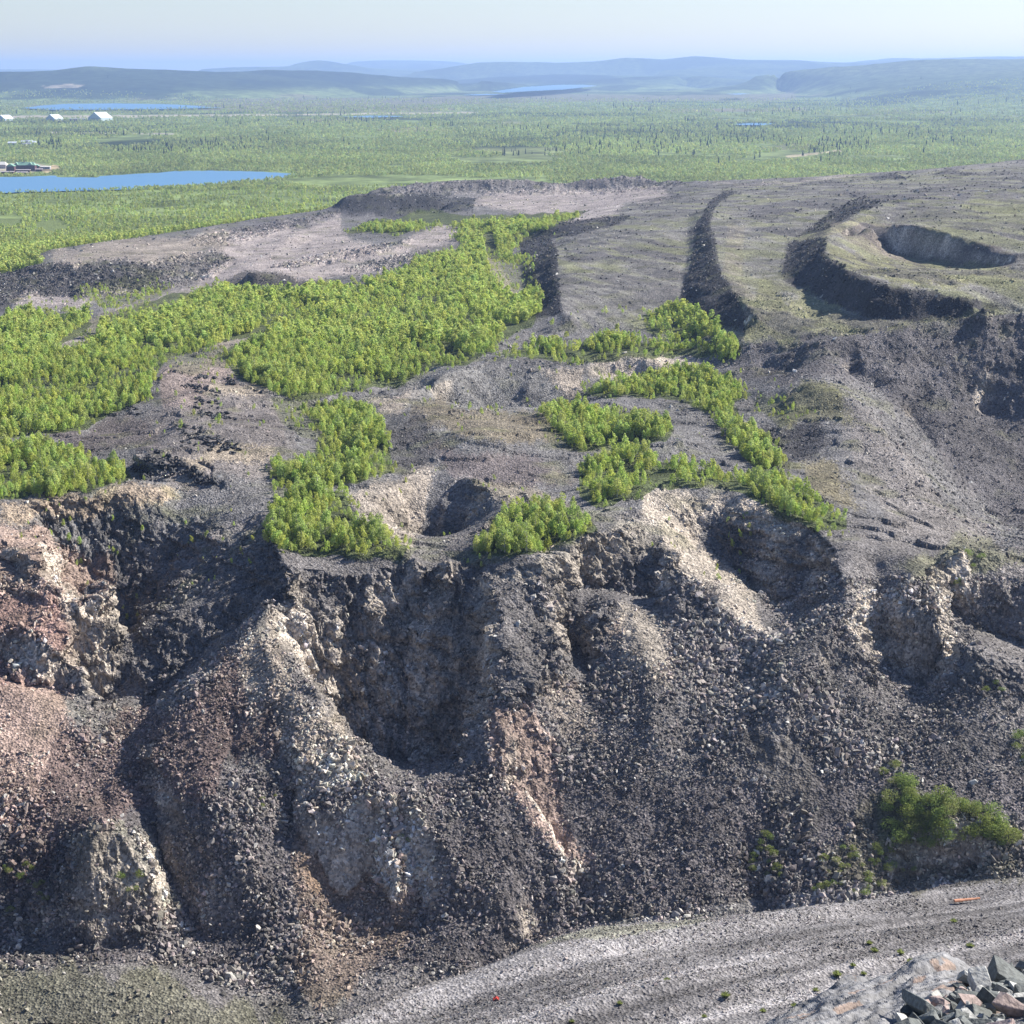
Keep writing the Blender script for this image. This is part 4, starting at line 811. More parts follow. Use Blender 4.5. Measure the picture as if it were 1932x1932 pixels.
# ------------------------------------------------------------------ near outcrop with its block pile
CR = [(1250, 2120), (1380, 2020), (1499, 1920), (1583, 1868), (1657, 1842), (1725, 1830), (1766, 1808), (1822, 1803), (1873, 1820), (1924, 1832), (2050, 1850), (2300, 1900), (2800, 1960)]
def outcrop():
    uu = np.linspace(1300, 2800, 480); tt = np.linspace(-1.2, 1.25, 300); cpy = np.interp(uu, [c[0] for c in CR], [c[1] for c in CR])
    cx, cy, cz = at_d(uu, cpy, 46.0)
    U2, T2 = np.meshgrid(np.arange(len(uu)), tt)
    bx = (uu / 1932 - 0.5) / FL * 1.03
    Y = 46.0 - 12 * T2; Y = np.where(T2 < 0, 46.0 - 7 * T2, Y)
    X = bx[U2] * Y
    zf = HC - 34.0 * 0.532 - 0.5
    Z = np.where(T2 >= 0, cz[U2] + (zf - cz[U2]) * np.clip(T2, 0, 1.3), cz[U2] + T2 * 7.5)
    a = 0.9; rx = X * math.cos(a) + Y * math.sin(a); ry = -X * math.sin(a) + Y * math.cos(a)
    Z = Z + 0.30 * fbm(rx / 2.4, ry / 0.9, 4, 91) + 0.06 * ridged(rx / 1.6, ry / 0.35, 3, 92) + 0.03 * fbm(X / .2, Y / .2, 3, 93)
    Z = Z - 14 * np.clip((T2 - 1.12) / 0.13, 0, 1) - 10 * np.clip((U2 - 450) / 29, 0, 1)
    C = np.empty(X.shape + (3,)); C[:] = (0.175, 0.175, 0.18); r = fbm(rx / 1.1, ry / 0.4, 3, 94)
    C[r > 0.55] = (0.23, 0.175, 0.145); C *= (1 + 0.45 * fbm(rx / 0.7, ry / .15, 4, 95))[..., None]
    idx = np.arange(X.size).reshape(X.shape); f = np.stack([idx[:-1, :-1], idx[1:, :-1], idx[1:, 1:], idx[:-1, 1:]], -1).reshape(-1, 4)
    o = mesh_obj('rock_outcrop', np.stack([X, Y, Z], -1).reshape(-1, 3), f, MRN, smooth=False, colr={'albedo': np.clip(C, .03, .6).reshape(-1, 3)})
    tag(o, 'smooth grey slab outcrop with rusty patches at the bottom right corner', 'outcrop')
    return X, Y, Z
OX, OY, OZ = outcrop()
PILE = [(1740, 2012), (1700, 1960), (1708, 1925), (1760, 1900), (1800, 1868), (1850, 1850), (1880, 1830), (1932, 1840), (2080, 1850), (2080, 2030)]
opx, opy = project(OX, OY, OZ); cand = np.argwhere(inpoly(opx, opy, PILE) & (OY < 45.5) & (OY > 33))
def boxy(seed):
    r_ = np.random.default_rng(seed); p = np.array([(x, y, z) for x in (-.5, .5) for y in (-.5, .5) for z in (-.5, .5)], float); q = []
    for c_ in p:
        for a in range(3):
            if r_.random() < .8: t = c_.copy(); t[a] *= r_.uniform(.55, .95); t[(a + 1) % 3] *= r_.uniform(.85, 1); q.append(t)
    q = np.array(q); sh = np.eye(3) + r_.normal(size=(3, 3)) * .13; q = q @ sh.T * np.array((1, r_.uniform(.6, .9), r_.uniform(.45, .75)))
    bm = bmesh.new(); [bm.verts.new(t) for t in q]; res = bmesh.ops.convex_hull(bm, input=bm.verts)
    dead = {g for g in list(res['geom_interior']) + list(res['geom_unused']) if isinstance(g, bmesh.types.BMVert)}
    if dead: bmesh.ops.delete(bm, geom=list(dead), context='VERTS')
    bmesh.ops.bevel(bm, geom=bm.edges[:], offset=.02, segments=1, affect='EDGES'); bmesh.ops.triangulate(bm, faces=bm.faces); bm.verts.index_update()
    v = np.array([t.co[:] for t in bm.verts]); f = np.array([[t.index for t in g.verts] for g in bm.faces]); bm.free(); return v, f, None
HULLB = [boxy(300 + k) for k in range(10)] + [hull_rock(13, 300 + k, (1, random.uniform(.7, .95), random.uniform(.5, .8))) for k in range(10)]
placed = []; tries = 0
while len(placed) < 300 and tries < 12000:
    tries += 1; j, i = cand[rng.integers(len(cand))]; p = np.array([OX[j, i], OY[j, i], OZ[j, i]]); s = float(np.clip(rng.lognormal(math.log(.36), .42), .16, .95))
    if any(np.linalg.norm(p - q[0]) < (s + q[1]) * 0.27 for q in placed): continue
    placed.append((p, s))
placed.sort(key=lambda q: -q[1])
for k, (p, s) in enumerate(placed):
    v, f, tc = HULLB[k % 20]; t = rng.random()
    if t < .13: c, w = (0.30, 0.235, 0.215), 'pinkish'
    elif t < .5: c, w = (0.34, 0.34, 0.32), 'pale grey'
    else: c, w = (0.12, 0.13, 0.125), 'dark grey-green'
    o = rock_mesh('block', v, f, MRN, np.array(c) * random.uniform(.8, 1.25), np.array([s * 1.15, s * random.uniform(.75, 1), s * random.uniform(.6, .9)]))
    o.location = (p[0], p[1], p[2] + s * (0.22 + .12 * random.random())); o.rotation_euler = (random.uniform(-.7, .7), random.uniform(-.7, .7), random.uniform(0, 6.3))
    if k < 4: lab = ['largest', 'second largest', 'third largest', 'fourth largest'][k] + ' angular block of the near pile, ' + w
    else: lab = w + ' angular block heaped in the near pile, bottom right corner'
    tag(o, lab, 'rock', w + ' blocks in the near pile')

# ------------------------------------------------------------------ trees
ML = attr_mat('birch_leaves', 0.7, 0.15, trans=0.5)
MT = attr_mat('bark', 0.9, 0.1)
def crown(n, h, w, size, seed, base=0.18, shape='birch'):
    r = np.random.default_rng(seed); V = []; C = []
    lobes = [(np.array([0, 0, h * .55]), w * .75, h * .46)] + [(np.array([r.uniform(-.28, .28) * w, r.uniform(-.28, .28) * w, h * r.uniform(.3, .85)]), w * r.uniform(.3, .45), h * r.uniform(.16, .26)) for _ in range(5)]
    for k in range(n):
        c, a, b = lobes[0] if r.random() < .45 else lobes[r.integers(1, 6)]
        d = r.normal(size=3); d /= np.linalg.norm(d); rad = r.uniform(.45, 1.0) ** .6
        p = c + d * np.array([a * .5, a * .5, b]) * rad
        t = (p[2] / h)
        if shape == 'birch': p[:2] *= (1.1 - .5 * max(t - .45, 0) / .55)
        p[2] = max(p[2], h * base * r.uniform(.3, 1))
        nrm = d * .6 + r.normal(size=3) * .6 + np.array([0, 0, .5]); nrm /= np.linalg.norm(nrm)
        u = np.cross(nrm, r.normal(size=3)); u /= np.linalg.norm(u); q = np.cross(nrm, u); s = size * r.uniform(.6, 1.3)
        V += [p + u * s * .6, p - u * s * .5 + q * s * .35, p - u * s * .2 - q * s * .6]
        cc = r.uniform(.75, 1.25); C += [cc, cc, cc]
    V = np.array(V); F = np.arange(len(V)).reshape(-1, 3); return V, F, np.array(C)
def leafcol(n, base=(0.46, 0.525, 0.145), v=.2):
    c = np.array(base)[None] * rng.uniform(1 - v, 1 + v, (n, 1)) * np.stack([rng.uniform(.86, 1.08, n), np.ones(n), rng.uniform(.8, 1.2, n)], 1); return c
CROWNS = [crown(260, 1.0, 0.64, 0.088, 400 + k) for k in range(8)]
CROWNM = [crown(105, 1.0, 0.76, 0.135, 420 + k) for k in range(8)]
lumc0 = lumc
wx = fbm(Xc / 25, Yc / 40, 3, 85)
_f = []
for a, b, e in ((85, 1, 16), (185, 1.7, 22), (285, .6, 9), (385, 3, 14)):
    _f.append(mask_of(PXc + e * 1.3 * fbm(Xc / (10 * b), Yc / (16 * b), 3, a), PYc + e * .8 * fbm(Xc / (10 * b), Yc / (16 * b), 3, a + 1), FOREST))
soft = sum(q.astype(float) for q in _f) / 4
ROADS = [[(497, 650), (545, 603), (520, 606), (470, 630), (395, 655), (440, 672)], [(85, 665), (180, 598), (330, 543), (440, 520), (440, 545), (300, 592), (200, 625), (150, 672)], [(905, 445), (932, 440), (942, 500), (995, 590), (960, 560), (928, 540)]]
soft = soft * ~mask_of(PXc, PYc, ROADS)
gapn = np.clip(fbm(Xc / 16, Yc / 30, 4, 88) * 2.2 + 1.25, 0.12, 1)
edgew = np.where(mask_of(PXc, PYc, SPARSE), 0.14, 0) * (soft < .6) + soft ** 1.6 * gapn + 0.012 * (soft == 0) * (Yc > 560) * (Zc < 74) * (PYc > 540) * (PXc < 1500) * (lumc0 > .1)
W = CA * (Yc < 1750) * (Yc > 480) * edgew * np.clip(0.85 + wx * 0.9, 0.4, 1.3) * (Sc < 1.1) * (PXc > -90) * (PXc < 2020)
tot = {}
Wn = W * (Yc < 960); Wm = W * (Yc >= 960)
nn = int(Wn.sum() / 3.2); nm = int(Wm.sum() / 5.5)
print('birches', nn, nm)
P, C, J, I = scatter(Wn, nn); sf = soft[np.minimum(J, soft.shape[0] - 1), I]; hgt = np.clip(rng.normal(3.9, 1.4, nn), 1.3, 7.5) * (0.45 + 0.55 * sf) * np.clip(1 + 0.35 * wx[np.minimum(J, wx.shape[0] - 1), I], .6, 1.4)
# the ones that show largest become trees of their own
order = np.argsort(-hgt / P[:, 1]); sel = []
for k in order:
    if len(sel) >= 300: break
    sel.append(k)
selm = np.zeros(nn, bool); selm[sel] = True
merge('birch_thicket', CROWNS, P[~selm], hgt[~selm, None] * rng.uniform(.85, 1.15, ((~selm).sum(), 3)), rot_mats((~selm).sum(), False), leafcol((~selm).sum()), ML)
GROVES = [('on the cliff edge in the middle, left of the small sinkhole', lambda x, y: x < 830 and x > 480 and y > 925), ('on the cliff edge just right of the small sinkhole', lambda x, y: 860 < x < 1130 and y > 935),
          ('at the left edge above the cliff', lambda x, y: x < 300 and y > 830), ('between the tyre field and the dark mound', lambda x, y: 480 < x < 760 and y > 745), ('in the band above the right-hand hollow', lambda x, y: x > 1080 and y > 845), ('on the small rise right of the mound', lambda x, y: x > 1000 and y > 760 and x < 1300), ('in the curved strip right of the mound', lambda x, y: x > 1080),
          ('in the broad birch wood left of the tyre field', lambda x, y: x < 320), ('in the broad birch wood behind the tyre field', lambda x, y: True)]
def trunk(h):
    bm_v = []; f = []; n = 6; lv = [(0, .035), (.35, .026), (.7, .016), (.97, .004)]
    for a, (z, r) in enumerate(lv):
        for b in range(n): bm_v.append((math.cos(b * 6.283 / n) * r + .02 * math.sin(3 * z), math.sin(b * 6.283 / n) * r, z))
    for a in range(3):
        for b in range(n): f.append([a * n + b, a * n + (b + 1) % n, (a + 1) * n + (b + 1) % n, (a + 1) * n + b])
    # limbs
    V = list(bm_v)
    for k in range(6):
        z = .25 + .1 * k; an = k * 2.4; q = len(V); d = np.array([math.cos(an), math.sin(an), 1.1]); e = np.array([0, 0, z]) + d * .22
        V += [(0.012, 0, z), (-.006, .01, z), (-.006, -.01, z), tuple(e)]
        f += [[q, q + 1, q + 3, q + 3], [q + 1, q + 2, q + 3, q + 3], [q + 2, q, q + 3, q + 3]]
    f4 = [g for g in f if g[2] != g[3]]; f3 = [g[:3] for g in f if g[2] == g[3]]
    return np.array(V), [np.array(f4), np.array(f3)]
TRV, TRF = trunk(1)
protos = []
for k in range(6):
    cv, cf_, cc = crown(560, 1.0, 0.64, 0.062, 450 + k); lc = leafcol(1)[0]
    c = mesh_obj('crown', cv, cf_, ML, colr={'albedo': cc[:, None] * lc[None]}); t = mesh_obj('trunk', TRV, TRF, MT, colr={'albedo': np.tile((0.42, 0.40, 0.36), (len(TRV), 1))})
    protos.append((c.data, t.data)); bpy.data.objects.remove(c); bpy.data.objects.remove(t)
for q, k in enumerate(sel):
    e = bpy.data.objects.new('birch_tree', None); col.objects.link(e); e.location = P[k]; h = float(hgt[k]); e.scale = (h * random.uniform(.9, 1.15), h, h); e.rotation_euler = (0, 0, random.uniform(0, 6.28)); e.empty_display_size = .3
    for nm_, md in (('crown', protos[q % 6][0]), ('trunk', protos[q % 6][1])):
        o = bpy.data.objects.new(nm_, md); col.objects.link(o); o.parent = e
    px, py = project(*P[k]); g = next(t for t, fn in GROVES if fn(px, py))
    tag(e, 'young yellow-green birch ' + g, 'birch', 'birches ' + g)
P, C, J, I = scatter(Wm, nm); hg = np.clip(rng.normal(4.6, 1.4, nm), 1.8, 8.5) * (0.5 + 0.5 * soft[np.minimum(J, soft.shape[0] - 1), I]) * np.clip(1 + 0.4 * wx[np.minimum(J, wx.shape[0] - 1), I], .6, 1.4)
merge('birch_wood', CROWNM, P, hg[:, None] * rng.uniform(.85, 1.2, (nm, 3)), rot_mats(nm, False), leafcol(nm), ML)

# bushes on the lower right slope, loose shrubs, tufts on the spur
SHRUB = [crown(620, .9, 1.35, 0.06, 470 + k, base=.05, shape='round') for k in range(4)]
SHD = []
for k, (v, f, c) in enumerate(SHRUB):
    o = mesh_obj('foliage', v, f, ML, colr={'albedo': c[:, None] * leafcol(1, (0.25, 0.30, 0.08))[0][None]}); SHD.append(o.data); bpy.data.objects.remove(o)
TV = [(0, 0, 0)]; TF = []
for k in range(70):
    a = k * 2.39996; q = .5 * math.sqrt((k + 1) / 70); hh = random.uniform(.35, .8) * (1.1 - q); i = len(TV)
    TV += [(q * math.cos(a) * 1.2, q * math.sin(a) * 1.2, hh), (q * math.cos(a + .35), q * math.sin(a + .35), hh * .5)]; TF.append((0, i, i + 1))
o = mesh_obj('blades', np.array(TV), np.array(TF), ML, colr={'albedo': np.tile((0.22, 0.26, 0.09), (len(TV), 1))}); TUFT = o.data; bpy.data.objects.remove(o)
def shrub(px, py, s, lab, grp, name='shrub', cat='bush'):
    p, k = ground_at(px, py); s = s * (1.35 if s > .8 else 1)
    o = bpy.data.objects.new(name, TUFT if name == 'grass_tuft' else random.choice(SHD)); col.objects.link(o); o.location = p; o.scale = (s * random.uniform(.8, 1.2), s, s * random.uniform(.7, 1.0)); o.rotation_euler = (0, 0, random.uniform(0, 6.3)); tag(o, lab, cat, grp)
for poly, n, lo, hi, lab, grp in [
    ([(1690, 1470), (1740, 1500), (1850, 1525), (1932, 1580), (1900, 1600), (1820, 1590), (1745, 1605), (1700, 1600), (1665, 1560)], 80, 2.2, 4.0, 'bright green bush in the dense clump on the lower right slope', 'bushes in the lower right clump'),
    ([(1660, 1450), (1700, 1440), (1705, 1480), (1670, 1480)], 5, 1.8, 2.6, 'small bush at the top of the lower right clump', 'bushes above the lower right clump'),
    ([(1560, 1600), (1680, 1600), (1740, 1660), (1660, 1690), (1520, 1690)], 34, 1.0, 2.0, 'low sparse shrub at the foot of the slope left of the dense clump', 'shrubs at the foot of the slope'),
    ([(1410, 1570), (1470, 1560), (1480, 1660), (1400, 1650)], 14, 1.2, 2.2, 'dark green shrub in the shaded hollow left of the clump', 'shrubs in the shaded hollow'),
    ([(1905, 1390), (1960, 1385), (1960, 1440), (1915, 1440)], 8, 1.8, 3.0, 'dark bush at the right edge halfway up the slope', 'bushes at the right edge'),
    ([(1865, 1280), (1900, 1290), (1890, 1315), (1860, 1310)], 4, 1.2, 2.0, 'small bush on the gravel rib near the right edge', 'bushes on the right gravel rib'),
    ([(1790, 1085), (1830, 1095), (1820, 1115), (1785, 1110)], 5, 1.2, 2.2, 'small bush on the front of the mossy ridge at right', 'bushes on the mossy ridge'), ([(1820, 1040), (1860, 1050), (1850, 1080), (1825, 1070)], 5, 1.2, 2.2, 'small bush near the top of the mossy ridge at right', 'bushes at the top of the mossy ridge'),
    ([(200, 1660), (260, 1640), (270, 1690), (205, 1700)], 7, 1.0, 1.8, 'green shrub on the flank of the lower left mound', 'shrubs on the lower left mound'), ([(0, 1640), (60, 1600), (90, 1700), (20, 1730)], 12, 1.0, 1.8, 'shaded shrub at the left edge beside the dark mound', 'shrubs at the left edge'),
    ([(490, 1500), (520, 1500), (520, 1530), (490, 1530)], 3, .8, 1.4, 'tiny green shrub on the hump under the light ridge', 'shrubs on the hump'), ([(690, 1580), (780, 1570), (790, 1600), (700, 1610)], 6, .8, 1.3, 'tiny shrub above the orange-brown scarp', 'shrubs above the scarp')]:
    xs = [p[0] for p in poly]; ys = [p[1] for p in poly]; c = 0
    while c < n:
        x, y = random.uniform(min(xs), max(xs)), random.uniform(min(ys), max(ys))
        if inpoly(np.array([x]), np.array([y]), poly)[0]: shrub(x, y, random.uniform(lo, hi), lab, grp); c += 1
for x, y in [(1630, 1840), (1610, 1825), (1580, 1840), (1540, 1870), (1555, 1885), (1650, 1795), (1700, 1800), (1830, 1785), (1330, 1920), (1170, 1895), (1370, 1880), (1260, 1850), (1720, 1815), (1500, 1900), (1440, 1910), (1080, 1930), (1800, 1740), (1640, 1782)]:
    shrub(x, y, random.uniform(.3, .75), 'small green grass tuft on the near gravel spur', 'grass tufts on the spur', 'grass_tuft', 'grass tuft')

# the wooded plain
ICO = [hull_rock(12, 500 + k, (1, 1, 1)) for k in range(6)]; ICO = [(v * 1.0 + np.array([0, 0, .45]), f, c) for v, f, c in ICO]
MP = attr_mat('plain_trees', 0.9, 0.05, trans=0.4)
def far_height(x, y):
    w = np.clip((y - 2590) / 250, 0, 1)
    zf = far_z(x, y) + fbm(x / 900, y / 900, 4, 61) * np.clip(far_z(x, y) / 60, 0, 1) * 14 + fbm(x / 250, y / 250, 3, 62) * w
    yn = np.minimum(y, 2595); zn = base_z(np.clip(x / y, -.36, .36) * yn, yn) 
    return np.where(y > 2590, zf * w + (1 - w) * (zn - .3), zn)
def blocked(px, py, far=True):
    m = np.zeros(px.shape, bool)
    for l in LAKES: m |= inpoly(px, py, l)
    for c, _ in CLEAR[:2] + CLEAR[4:8]: m |= inpoly(px, py, c)
    m |= inpoly(px, py, [(-60, 306), (78, 306), (110, 316), (90, 330), (-60, 330)])
    return m
def plain_trees(n, ya, yb, name, temps, hm, col0, thr, dark=False):
    u = rng.uniform(-.30, .30, n); y = 1 / rng.uniform(1 / yb, 1 / ya, n); x = u * y
    z = far_height(x, y); px, py = project(x, y, z); ok = ~blocked(px, py)
    j = np.searchsorted(yr, y); i = np.rint((u + .335) / .67 * (nu - 1)).astype(int); jj = np.clip(j, 0, nv - 1)
    nearok = (ALB[jj, i, 1] > ALB[jj, i, 0] * 1.2) & (y > 1250) & ((Zg[jj, i] < 55) | (y > 2250)); ok &= (y > 2595) | nearok
    z = np.where(y < 2595, Zg[jj, i], z)
    f = fbm(x / 220, y / 500, 4, 71) if not dark else fbm(x / 300, y / 700, 4, 73)
    ok &= (f < thr) if not dark else (f > thr)
    for c in [[(60, 425), (110, 415), (130, 430), (100, 445), (90, 440)], [(250, 400), (330, 388), (335, 392), (260, 404)], [(-20, 405), (45, 410), (40, 425), (-20, 430)]]: ok &= ~inpoly(px, py, c)
    x, y, z = x[ok], y[ok], z[ok]; m = len(x)
    s = hm * rng.uniform(.65, 1.35, m) * np.clip(y / 3800, .95, 2.6) ** .6
    c = leafcol(m, col0, .25) * (1 + .25 * fbm(x / 150, y / 300, 3, 75))[:, None]
    merge(name, temps, np.stack([x, y, z], 1), np.stack([s * .85, s * .85, s], 1) * rng.uniform(.85, 1.2, (m, 3)), rot_mats(m, False, .05), c, MP); print(name, m)
plain_trees(56000, 1300, 3400, 'birch_forest', [crown(26, 1, .85, .30, 520 + k) for k in range(5)], 5.2, (0.40, 0.45, 0.135), 9)
plain_trees(85000, 3300, 13500, 'distant_forest', [crown(16, 1, 1.0, .42, 540 + k) for k in range(6)], 5.4, (0.40, 0.445, 0.16), .48)
def conifer(seed):
    r = np.random.default_rng(seed); V = []; F = []; T = 5; n = 7
    for t in range(T):
        z0_ = .06 + t * .18; rad = .19 * (1 - t / (T + .6)) * r.uniform(.85, 1.15); b = len(V)
        for k in range(n): a = 6.283 * (k + r.uniform(-.25, .25)) / n; q = rad * r.uniform(.6, 1.15); V.append((q * math.cos(a), q * math.sin(a), z0_ + r.uniform(-.03, .03)))
        V.append((0, 0, min(1, z0_ + .30)))
        F += [[b + k, b + (k + 1) % n, b + n] for k in range(n)]
    return np.array(V), np.array(F), np.full(len(V), 1.0)
CON = [conifer(600 + k) for k in range(5)]
plain_trees(4500, 4600, 15000, 'spruce_belts', CON, 11.0, (0.020, 0.034, 0.018), .42, True)

MSP = attr_mat('spruce_needles', 0.9, 0.05)
spd = []
for v, f, c in CON:
    o = mesh_obj('spruce_tree', v, f, MSP, colr={'albedo': np.tile((0.022, 0.036, 0.020), (len(v), 1))}); spd.append(o.data); bpy.data.objects.remove(o)
for poly, n, h, lab in [([(1520, 282), (1570, 268), (1640, 266), (1640, 276), (1560, 288), (1520, 290)], 60, 13, 'dark spruce in the dense stand right of the sandy clearing'), ([(1340, 238), (1660, 232), (1660, 238), (1400, 243), (1340, 244)], 50, 13, 'dark spruce in the long row behind the small pond'),
                  ([(870, 245), (1300, 244), (1300, 262), (870, 258)], 62, 14, 'lone dark spruce among birches in the middle of the plain'), ([(1300, 262), (1900, 250), (1900, 290), (1300, 320)], 34, 13, 'scattered dark spruce in the pale green wood on the right'), ([(210, 281), (330, 280), (470, 279), (470, 284), (330, 286), (210, 287)], 34, 11, 'dark conifer in the row behind the bigger lake'),
                  ([(70, 268), (112, 268), (118, 280), (78, 284)], 26, 14, 'dark conifer in the clump beside the village'), ([(500, 250), (860, 256), (860, 275), (500, 275)], 14, 12, 'single dark spruce standing left of the middle of the plain')]:
    c = 0; xs = [p[0] for p in poly]; ys = [p[1] for p in poly]
    while c < n:
        x, y = random.uniform(min(xs), max(xs)), random.uniform(min(ys), max(ys))
        if not inpoly(np.array([x]), np.array([y]), poly)[0]: continue
        q = far_at(x, y); o = bpy.data.objects.new('spruce_tree', random.choice(spd)); col.objects.link(o); zz = float(far_height(np.array([q[0]]), np.array([q[1]]))[0])
        s = h * random.uniform(.7, 1.35); o.location = (q[0], q[1], zz); o.scale = (s, s, s); o.rotation_euler = (0, 0, random.uniform(0, 6)); tag(o, lab, 'spruce', lab.replace('dark ', '', 1).replace('lone ', '') + ' group'); c += 1

# ------------------------------------------------------------------ dumped tyres
def torus_mesh(R, r, a, b):
    V = []; F = []
    for i in range(a):
        t = 6.28318 * i / a
        for j in range(b):
            p = 6.28318 * j / b; cx = max(-.72, min(.72, math.cos(p))) / .72; cz = max(-.8, min(.8, math.sin(p))) / .8
            rr = R + r * cx; V.append((rr * math.cos(t), rr * math.sin(t), r * .95 * cz))
            F.append([i * b + j, ((i + 1) % a) * b + j, ((i + 1) % a) * b + (j + 1) % b, i * b + (j + 1) % b])
    return np.array(V), np.array(F)
def simple_mat(name, c, rough=.8, spec=.3):
    m, nt, N, L, Pn = new_mat(name); Pn.inputs['Roughness'].default_value = rough; Pn.inputs['Specular IOR Level'].default_value = spec
    geo = N.new('ShaderNodeNewGeometry'); noi = N.new('ShaderNodeTexNoise'); noi.inputs['Scale'].default_value = 1.5; noi.inputs['Detail'].default_value = 4; L.new(geo.outputs['Position'], noi.inputs['Vector'])
    mx = N.new('ShaderNodeMix'); mx.data_type = 'RGBA'; L.new(noi.outputs['Fac'], mx.inputs[0]); mx.inputs[6].default_value = tuple(q * .7 for q in c) + (1,); mx.inputs[7].default_value = tuple(min(1, q * 1.3) for q in c) + (1,)
    L.new(mx.outputs[2], Pn.inputs['Base Color']); return m
MTY = simple_mat('old_rubber', (0.022, 0.023, 0.027), .7, .5)
tv, tf = torus_mesh(.78, .30, 22, 8); o = mesh_obj('tyre', tv, tf, MTY, smooth=True); TD = o.data; bpy.data.objects.remove(o)
for poly, n, lab, z, wild in [
    ([(322, 797), (345, 793), (375, 805), (400, 820), (455, 840), (452, 850), (440, 858), (400, 858), (385, 845), (340, 843), (345, 825)], 84, 'dumped black tyre in the spread-out field in the middle of the shelf', .3, .5),
    ([(342, 724), (380, 728), (416, 740), (416, 748), (380, 742), (342, 732)], 24, 'dumped black tyre in the curved row across the slope', .3, .6), ([(369, 709), (407, 710), (407, 718), (369, 716)], 12, 'dumped black tyre in the uppermost short row', .3, .6), ([(415, 709), (445, 720), (443, 728), (415, 715)], 12, 'dumped black tyre in the short row beside the birch wood', .3, .6),
    ([(369, 749), (414, 757), (412, 772), (360, 770)], 16, 'dumped black tyre lying under the curved row', .3, .5), ([(377, 775), (443, 780), (446, 794), (377, 788)], 30, 'dumped black tyre in the dense heap above the spread-out field', .3, .6), ([(216, 757), (266, 770), (262, 784), (220, 775)], 12, 'dumped black tyre at the left foot of the slope', .3, .5),
    ([(246, 884), (288, 852), (325, 856), (350, 880), (390, 895), (412, 915), (380, 914), (340, 897), (290, 906), (255, 900)], 105, 'black tyre in the big dark heap above the cliff', .5, 1.2), ([(478, 735), (503, 737), (501, 743), (480, 743)], 4, 'dumped tyre at the edge of the birch wood', .3, .5)]:
    xs = [p[0] for p in poly]; ys = [p[1] for p in poly]; c = 0
    while c < n:
        x, y = random.uniform(min(xs), max(xs)), random.uniform(min(ys), max(ys))
        if not inpoly(np.array([x]), np.array([y]), poly)[0]: continue
        p, k = ground_at(x, y); o = bpy.data.objects.new('tyre', TD); col.objects.link(o); s = random.uniform(.65, 1.05); o.scale = (s, s, s); o.location = (p[0], p[1], p[2] + z * random.uniform(.5, 1.8)); o.rotation_euler = (random.uniform(-wild, wild), random.uniform(-wild, wild), random.uniform(0, 6)); tag(o, lab, 'tyre', lab.replace('dumped black tyre', 'tyres').replace('black tyre', 'tyres').replace('dumped tyre', 'tyres')); c += 1

# ------------------------------------------------------------------ buildings on the plain
def box(x0, x1, y0, y1, z0_, z1):
    v = [(x, y, z) for z in (z0_, z1) for y in (y0, y1) for x in (x0, x1)]; return np.array(v, float), np.array([[0, 2, 3, 1], [4, 5, 7, 6], [0, 1, 5, 4], [2, 6, 7, 3], [0, 4, 6, 2], [1, 3, 7, 5]])
def gable(x0, x1, y0, y1, z0_, h, ridge='y', over=.6, hip=0.0):
    x0 -= over; x1 += over; y0 -= over; y1 += over
    if ridge == 'y': m = (x0 + x1) / 2; top = [(m, y0 + hip, z0_ + h), (m, y1 - hip, z0_ + h)]
    else: m = (y0 + y1) / 2; top = [(x0 + hip, m, z0_ + h), (x1 - hip, m, z0_ + h)]
    v = [(x0, y0, z0_), (x1, y0, z0_), (x1, y1, z0_), (x0, y1, z0_)] + top
    f3 = [[0, 1, 4], [2, 3, 5]] if ridge == 'y' else [[3, 0, 4], [1, 2, 5]]
    f4 = [[1, 2, 5, 4], [3, 0, 4, 5], [0, 3, 2, 1]] if ridge == 'y' else [[0, 1, 5, 4], [2, 3, 4, 5], [0, 3, 2, 1]]
    return np.array(v, float), [np.array(f4), np.array(f3)]
def thing(name, loc, label, cat, group=None, rz=0):
    e = bpy.data.objects.new(name, None); col.objects.link(e); e.location = loc; e.rotation_euler = (0, 0, rz); tag(e, label, cat, group); return e
WHT = simple_mat('white_sheet', (.62, .66, .70), .5); PBL = simple_mat('pale_blue_wall', (.42, .50, .52), .6); DRD = simple_mat('dark_red_timber', (.085, .035, .033), .8); GRN = simple_mat('green_roof', (.20, .34, .25), .6)
PNK = simple_mat('pale_felt_roof', (.42, .37, .37), .7); GRY = simple_mat('grey_roof', (.30, .31, .34), .7); GLS = simple_mat('dark_window', (.03, .035, .05), .2, .6); CRM = simple_mat('cream_roof', (.72, .68, .60), .6)
def windows(e, x0, x1, y, z, n, w=1.2, h=1.3):
    for k in range(n):
        cx = x0 + (x1 - x0) * (k + .5) / n; mesh_obj('window', *box(cx - w / 2, cx + w / 2, y - .12, y + .1, z, z + h), GLS, e)
